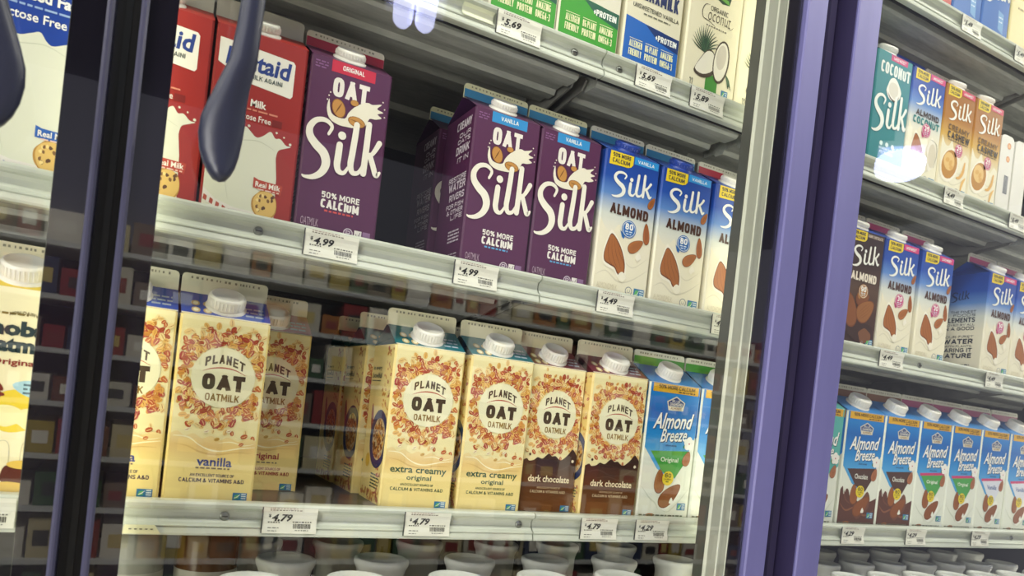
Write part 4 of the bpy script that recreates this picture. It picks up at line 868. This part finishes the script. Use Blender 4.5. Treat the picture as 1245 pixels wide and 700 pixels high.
# ------------------------------------------------------------------ price tags clipped into the rails
def price_tag(lv, xa, xb, price, label, w_=1.0, txt=True):
    z1 = ZS[lv] + .0018; e = empty('price_tag', (xa, 0, z1), label, 'price tag', 'price tags on the shelf rails')
    m = MB(); L = xb - xa; prof = [(-.0052, -.0035), (-.0049, -.008), (-.0036, -.012), (-.0029, -.017), (-.0032, -.0225), (-.0046, -.028), (-.0052, -.0325)]
    def at(v):
        v = max(0, min(.9999, 1 - v)) * 6; i = int(v); t = v - i; a, b = prof[i], prof[min(6, i + 1)]
        return a[0] + (b[0] - a[0]) * t, a[1] + (b[1] - a[1]) * t
    pw = mat('E6E6D8', .45); vs = []
    for y, z in prof: vs += [(0, y, z), (L, y, z)]
    m.add(vs, [(2 * i + 2, 2 * i + 3, 2 * i + 1, 2 * i) for i in range(6)], pw)
    vb = [(x, y + .0006, z) for x, y, z in vs]; m.add(vb, [(2 * i, 2 * i + 1, 2 * i + 3, 2 * i + 2) for i in range(6)], pw)
    F = Face(m, lambda u, v, o: (u * L, at(v)[0] - o * 1.5, at(v)[1]), L, .03)
    F.dashes(.12, .62, .945, .03, 'A08A80', 1, 1, .05); F.dashes(.12, .70, .87, .035, '6A5A50', 1, 3, .05)
    if txt:
        F.text('$', .105, .56, .15, .70, '1A1A1A', 1.5, .03); F.text(price, .165, .43, .54, .71, '1A1A1A', 1.5, .03, .25)
        F.dashes(.10, .32, .38, .04, '5A5A50', 1, 4, .05); F.dashes(.10, .30, .20, .03, '7A7A70', 1, 5, .07); F.dashes(.10, .26, .09, .03, '7A7A70', 1, 6, .05)
        r = random.Random(3); u = .56
        F.dashes(.55, .90, .40, .035, '4A4A44', 1, 8, .05)
        while u < .88:
            b = r.uniform(.006, .016); F.rect(u, .20, u + b, .36, '3A3A36', 1); u += b + r.uniform(.008, .014)
        F.dashes(.60, .85, .12, .03, '5A5A54', 1, 9, .05)
    m.build('paper', e)
    c = MB(); c.box((-.0012, -.0046, -.0325), (.0002, -.0034, -.0035), mat('4A4A48', .4)); c.build('clip', e)
PT = [('M', .165, .226, '4.99', 'white price tag reading $4.99 below the purple carton with red tab'),
      ('M', .347, .407, '4.99', 'white price tag reading $4.99 below the lettered side of the purple vanilla carton'),
      ('M', .560, .622, '4.49', 'white price tag reading $4.49 below the first blue almond milk carton'),
      ('M', .768, .828, '4.49', 'price tag on the middle rail cut off by the grey mullion'),
      ('B', .153, .213, '4.79', 'white price tag reading $4.79 below the pushed-back original oat milk'),
      ('B', .319, .379, '4.79', 'white price tag reading $4.79 below the first teal-topped carton'),
      ('B', .575, .636, '4.79', 'white price tag reading $4.79 below the dark chocolate cartons'),
      ('B', .669, .729, '4.29', 'white price tag reading $4.29 below the blue almond drink carton'),
      ('T', .367, .430, '5.69', 'white price tag reading $5.69 below the first green flax carton'),
      ('T', .582, .644, '5.69', 'white price tag reading $5.69 below the blue flax carton'),
      ('T', .680, .744, '5.89', 'white price tag reading $5.89 below the organic coconut carton'),
      ('B', -.137, -.076, '4.49', 'price tag below the cream oat milk carton behind the left door'),
      ('M', 1.158, 1.224, '4.49', 'price tag below the blue almond carton beside the brown one, right door'),
      ('M', 1.479, 1.540, '4.49', 'price tag below the blue almond carton with the lettered side'),
      ('T', 1.285, 1.345, '4.49', 'price tag below the first orange cashew carton'),
      ('T', 1.497, 1.557, '5.49', 'price tag below the slim white carton with orange dots'),
      ('B', 1.112, 1.172, '4.29', 'price tag below the first chocolate almond drink carton, right door'),
      ('B', 1.288, 1.348, '4.29', 'price tag below the second chocolate almond drink carton, right door'),
      ('B', 1.493, 1.553, '4.29', 'price tag below the vanilla almond drink cartons, right door'),
      ('U', 1.280, 1.340, '5.49', 'price tag on the topmost rail below the blue cartons'),
      ('U', 1.452, 1.512, '5.49', 'price tag on the topmost rail below the cream carton')]
for a in PT: price_tag(*a)
def label_strip(lv, xa, xb, label, col='DCDFC8'):
    z1 = ZS[lv] + .0018; m = MB(); prof = [(-.0036, -.010), (.0012, -.0125), (.0020, -.018), (-.0008, -.0225), (-.0045, -.026)]
    vs = []
    for y, z in prof: vs += [(xa, y, z1 + z), (xb, y, z1 + z)]
    m.add(vs, [(2 * i + 2, 2 * i + 3, 2 * i + 1, 2 * i) for i in range(4)], mat(col)); m.add([(x, y + .0005, z) for x, y, z in vs], [(2 * i, 2 * i + 1, 2 * i + 3, 2 * i + 2) for i in range(4)], mat(col))
    tag(m.build('rail_label'), label, 'label strip', 'blank strips in the shelf rails')
label_strip('T', .322, .364, 'blank pale strip in the upper rail left of the $5.69 tag')
m = MB(); z1 = zB + .0018
m.add([(.018, -.0049, z1 - .0262), (.046, -.0049, z1 - .0262), (.052, -.0052, z1 - .0355), (.016, -.0052, z1 - .0355), (.018, -.0043, z1 - .0262), (.046, -.0043, z1 - .0262), (.052, -.0046, z1 - .0355), (.016, -.0046, z1 - .0355)],
      [(3, 2, 1, 0), (4, 5, 6, 7), (0, 1, 5, 4), (2, 3, 7, 6)], mat('E2E0B8'))
for k in range(5): m.box((.022 + k * .005, -.0056, z1 - .031), (.0245 + k * .005, -.0051, z1 - .030), mat('5A5A48'))
tag(m.build('rail_sticker'), 'torn pale yellow sticker at the left end of the lower rail', 'sticker')

# ------------------------------------------------------------------ capped bottles on the bottom deck
zD = ZS['deck']; CAPW = noisy('milky_cap', 'E4E6DF', 'DADDD6', 14, .35)
def bottle_meshes(name, body, band, h=.240, capmat=None, txt=False):
    m = MB(); bm = mat(body, .3); k = h - .240
    m.lathe([(.040, 0), (.0455, .003), (.0470, .010), (.0470, .100 + k), (.0460, .120 + k)], bm, 30)
    bdm = mat(band, .3); m.lathe([(.0460, .120 + k), (.0445, .135 + k), (.0390, .152 + k), (.0330, .162 + k), (.0290, .168 + k)], bdm, 30)
    F = Face(m, lambda u, v, o: ((.0473 + o) * math.sin((u - .5) * 2.2), -(.0473 + o) * math.cos((u - .5) * 2.2), v * h), .1, h)
    F.dashes(.1, .9, .30, .02, 'D8D2C4', 1, 3, .1)
    if txt: F.text('8g', .38, .60, .56, .66, '2A2A2A', 2, .03)
    c = MB(); c.lathe([(.0310, .160 + k), (.0302, .185 + k), (.0300, .210 + k), (.0306, .219 + k), (.0325, .2265 + k), (.0346, .2305 + k), (.0357, .2335 + k), (.0358, .2368 + k), (.0350, .2392 + k), (.0330, .2404 + k), (.0295, .2400 + k), (.0280, .2386 + k), (.002, .2392 + k)], capmat or CAPW, 40)
    for j in range(22):   # soft grip scallops
        a = 2 * math.pi * j / 22
        vs = [(r_ * math.cos(a + t * .085), r_ * math.sin(a + t * .085), z + k) for r_, z in ((.0301, .200), (.0301, .213), (.0307, .2185)) for t in (-1, 0, 1)]
        vs[1] = (vs[1][0] * 1.018, vs[1][1] * 1.018, vs[1][2]); vs[4] = (vs[4][0] * 1.018, vs[4][1] * 1.018, vs[4][2])
        c.add(vs, [(0, 1, 4, 3), (1, 2, 5, 4), (3, 4, 7, 6), (4, 5, 8, 7)], capmat or CAPW, True)
    KIND[name] = (m.mesh(name), c.mesh(name + '_cap'))
bottle_meshes('bottle_brown', '8A5A34', '9A6C46'); bottle_meshes('bottle_navy', '232A48', '7E8078'); bottle_meshes('bottle_red', '7A1E22', '8A2A2A'); bottle_meshes('bottle_dark', '2A2224', '3A3032')
def shake_meshes(name, top, low):
    m = MB(); m.lathe([(.032, 0), (.0355, .004), (.0360, .012), (.0360, .222)], mat(low, .35), 30); m.lathe([(.0360, .222), (.0360, .256), (.033, .264), (.024, .268)], mat(top, .25), 30)
    F = Face(m, lambda u, v, o: ((.0362 + o) * math.sin((u - .5) * 2.6), -(.0362 + o) * math.cos((u - .5) * 2.6), v * .27), .09, .27)
    F.text('8g', .46, .725, .60, .765, '2A2A2A', 2, .03); F.text('PROTEIN', .36, .69, .68, .71, '2A2A2A', 2, .01); F.dashes(.42, .62, .665, .008, '3A3A3A', 2, 3, .06)
    for k in range(5): F.stroke([(.35 + k * .06, .50), (.40 + k * .06, .58), (.48 + k * .05, .63)], [.0004, .0016, .0003], '7A7A72', 2, 3)
    c = MB(); c.lathe([(.022, .266), (.022, .276), (.020, .278)], mat('5A4A40', .4), 24)
    KIND[name] = (m.mesh(name), c.mesh(name + '_cap'))
shake_meshes('bottle_white', '8E9088', 'A8A89E'); shake_meshes('bottle_tan', '573A22', 'B4B2A8')
def bottle(kind, x, y, label, group, z=zD):
    e = empty('creamer_bottle', (x, y, z), label, 'bottle', group, 0, (.85, .85, 1) if 'right door' in label else None); b, c = KIND[kind]; child('body', b, e); child('cap', c, e)
ORD = ['first', 'second', 'third', 'fourth', 'fifth', 'sixth', 'seventh', 'eighth']
GB = 'white-capped bottles under the middle door shelves'
for i, x in enumerate((.201, .324, .452, .575, .700, .822)): bottle('bottle_brown' if i < 2 else ['bottle_navy', 'bottle_red', 'bottle_dark', 'bottle_dark'][i - 2], x, .078, f'white-capped bottle under the middle door, {ORD[i]} from left, row clear of the rail', GB)
for i, x in enumerate((.145, .262, .388, .513, .637)): bottle('bottle_brown' if i < 2 else 'bottle_navy', x, -.022, f'white-capped bottle under the middle door, {ORD[i]} from left, nearest row', GB)
for i, x in enumerate((.182, .296, .420, .550, .665, .785)): bottle(['bottle_brown', 'bottle_brown', 'bottle_navy', 'bottle_navy', 'bottle_red', 'bottle_dark'][i], x, .190, f'dim white-capped bottle, {ORD[i]} from left, row tucked under the middle door shelf', GB)
bottle('bottle_white', .030, .105, 'clear white bottle with small print at the bottom left beside the dark door edge', GB)
bottle('bottle_tan', .1135, .115, 'brown-shouldered bottle with white label marked 8g under the lower shelf', GB, z=zD)
GR = 'white-capped bottles under the right door shelves'
for i, x in enumerate((1.148, 1.242, 1.336, 1.432, 1.528, 1.624, 1.72)): bottle('bottle_dark', x, .055, f'white-capped bottle under the right door, {ORD[i]} from left, second row', GR)
for i, x in enumerate((1.098, 1.192, 1.290, 1.388, 1.486, 1.585, 1.683)): bottle('bottle_dark', x, -.040, f'white-capped bottle under the right door, {ORD[i]} from left, nearest row', GR)
for i, x in enumerate((1.270, 1.372, 1.474, 1.576, 1.678, 1.780)): bottle('bottle_navy' if i > 2 else 'bottle_dark', x, .160, f'dim white-capped bottle under the right door, {ORD[i]} from left, row under the shelf', GR)

# ------------------------------------------------------------------ the aisle behind the photographer (seen only mirrored in the glass)
mb = MB(); mb.box((X0 - 4, -6, 2.25), (X1 + 4, -.05, 2.30), mat('5A5A62')); struct('ceiling_2', mb)
for i, (x, y, tz, hl, hs) in enumerate(LAMP_ROWS):
    e = empty('ceiling_lamp', (x, y, 1.92 if hs else 2.07), ['twin tube ceiling lamp mirrored at nothing, far left of the aisle', 'twin tube ceiling lamp mirrored at the top of the middle door', 'round flat ceiling lamp mirrored as a white blur in the right door'][i], 'ceiling lamp', 'aisle ceiling lamps', math.radians(tz))
    b = MB(); b.box((-.14, -hl - .02, .012), (.14, hl + .02, .05), mat('C8C8CC')); b.box((-.05, -.02, .05), (.05, .02, .34), mat('C8C8CC')); b.build('housing', e)
    for s in (-1, 1) if hs else (0,):
        q = hs * .88 or .15
        t = MB(); t.lathe([(q * .8, -hl), (q, -hl + .03), (q, hl - .03), (q * .8, hl)], mat('CDD2FF', .5, 0, .5, 9, 'lamp_tube'), 20, Matrix.Translation((s * hs, 0, -q * (1 if hs else .55) + .01)) @ Matrix.Diagonal((1, 1, 1 if hs else .55, 1)) @ Matrix.Rotation(math.radians(90), 4, 'X')); t.build('tube', e)
gd = empty('gondola_shelving', (.5, -3.0, -1.30), 'shelving across the aisle, mirrored faintly in the glass doors', 'shelving')
g = MB(); g.box((-3.6, -.5, 0), (3.6, -.45, 2.0), mat('2A2A30')); g.build('back_panel', gd)
for k in range(9):
    g = MB(); g.box((-3.6, -.45, .12 + k * .22), (3.6, 0, .140 + k * .22), mat('C4C6C0')); g.build('shelf', gd)
r = random.Random(21); g = MB()
for k in range(9):
    x = -3.55
    while x < 3.5:
        w = r.uniform(.06, .15); h = r.uniform(.09, .17); c = r.choice(['B09A3A', '8A2A2A', 'C9C4B0', '3A5A3A', '6A3A24', 'C4B890', '2A3A5A', 'A86A2A', 'D9D4C4', '7A6A5A'])
        g.box((x, -.40, .141 + k * .22), (x + w, -.03, .141 + k * .22 + h), mat(c)); g.box((x + w * .2, -.03, .141 + k * .22 + h * .3), (x + w * .8, -.028, .141 + k * .22 + h * .7), mat(r.choice(['E4E0D0', 'C9B46A', '8A3A34', '3A3A3A']))); x += w + .012
tag(child('packaged_goods', g.mesh('packaged_goods'), None), 'rows of packaged goods across the aisle, mirrored faintly in the doors', 'groceries', kind='stuff').location = (.5, -3.0, -1.30)
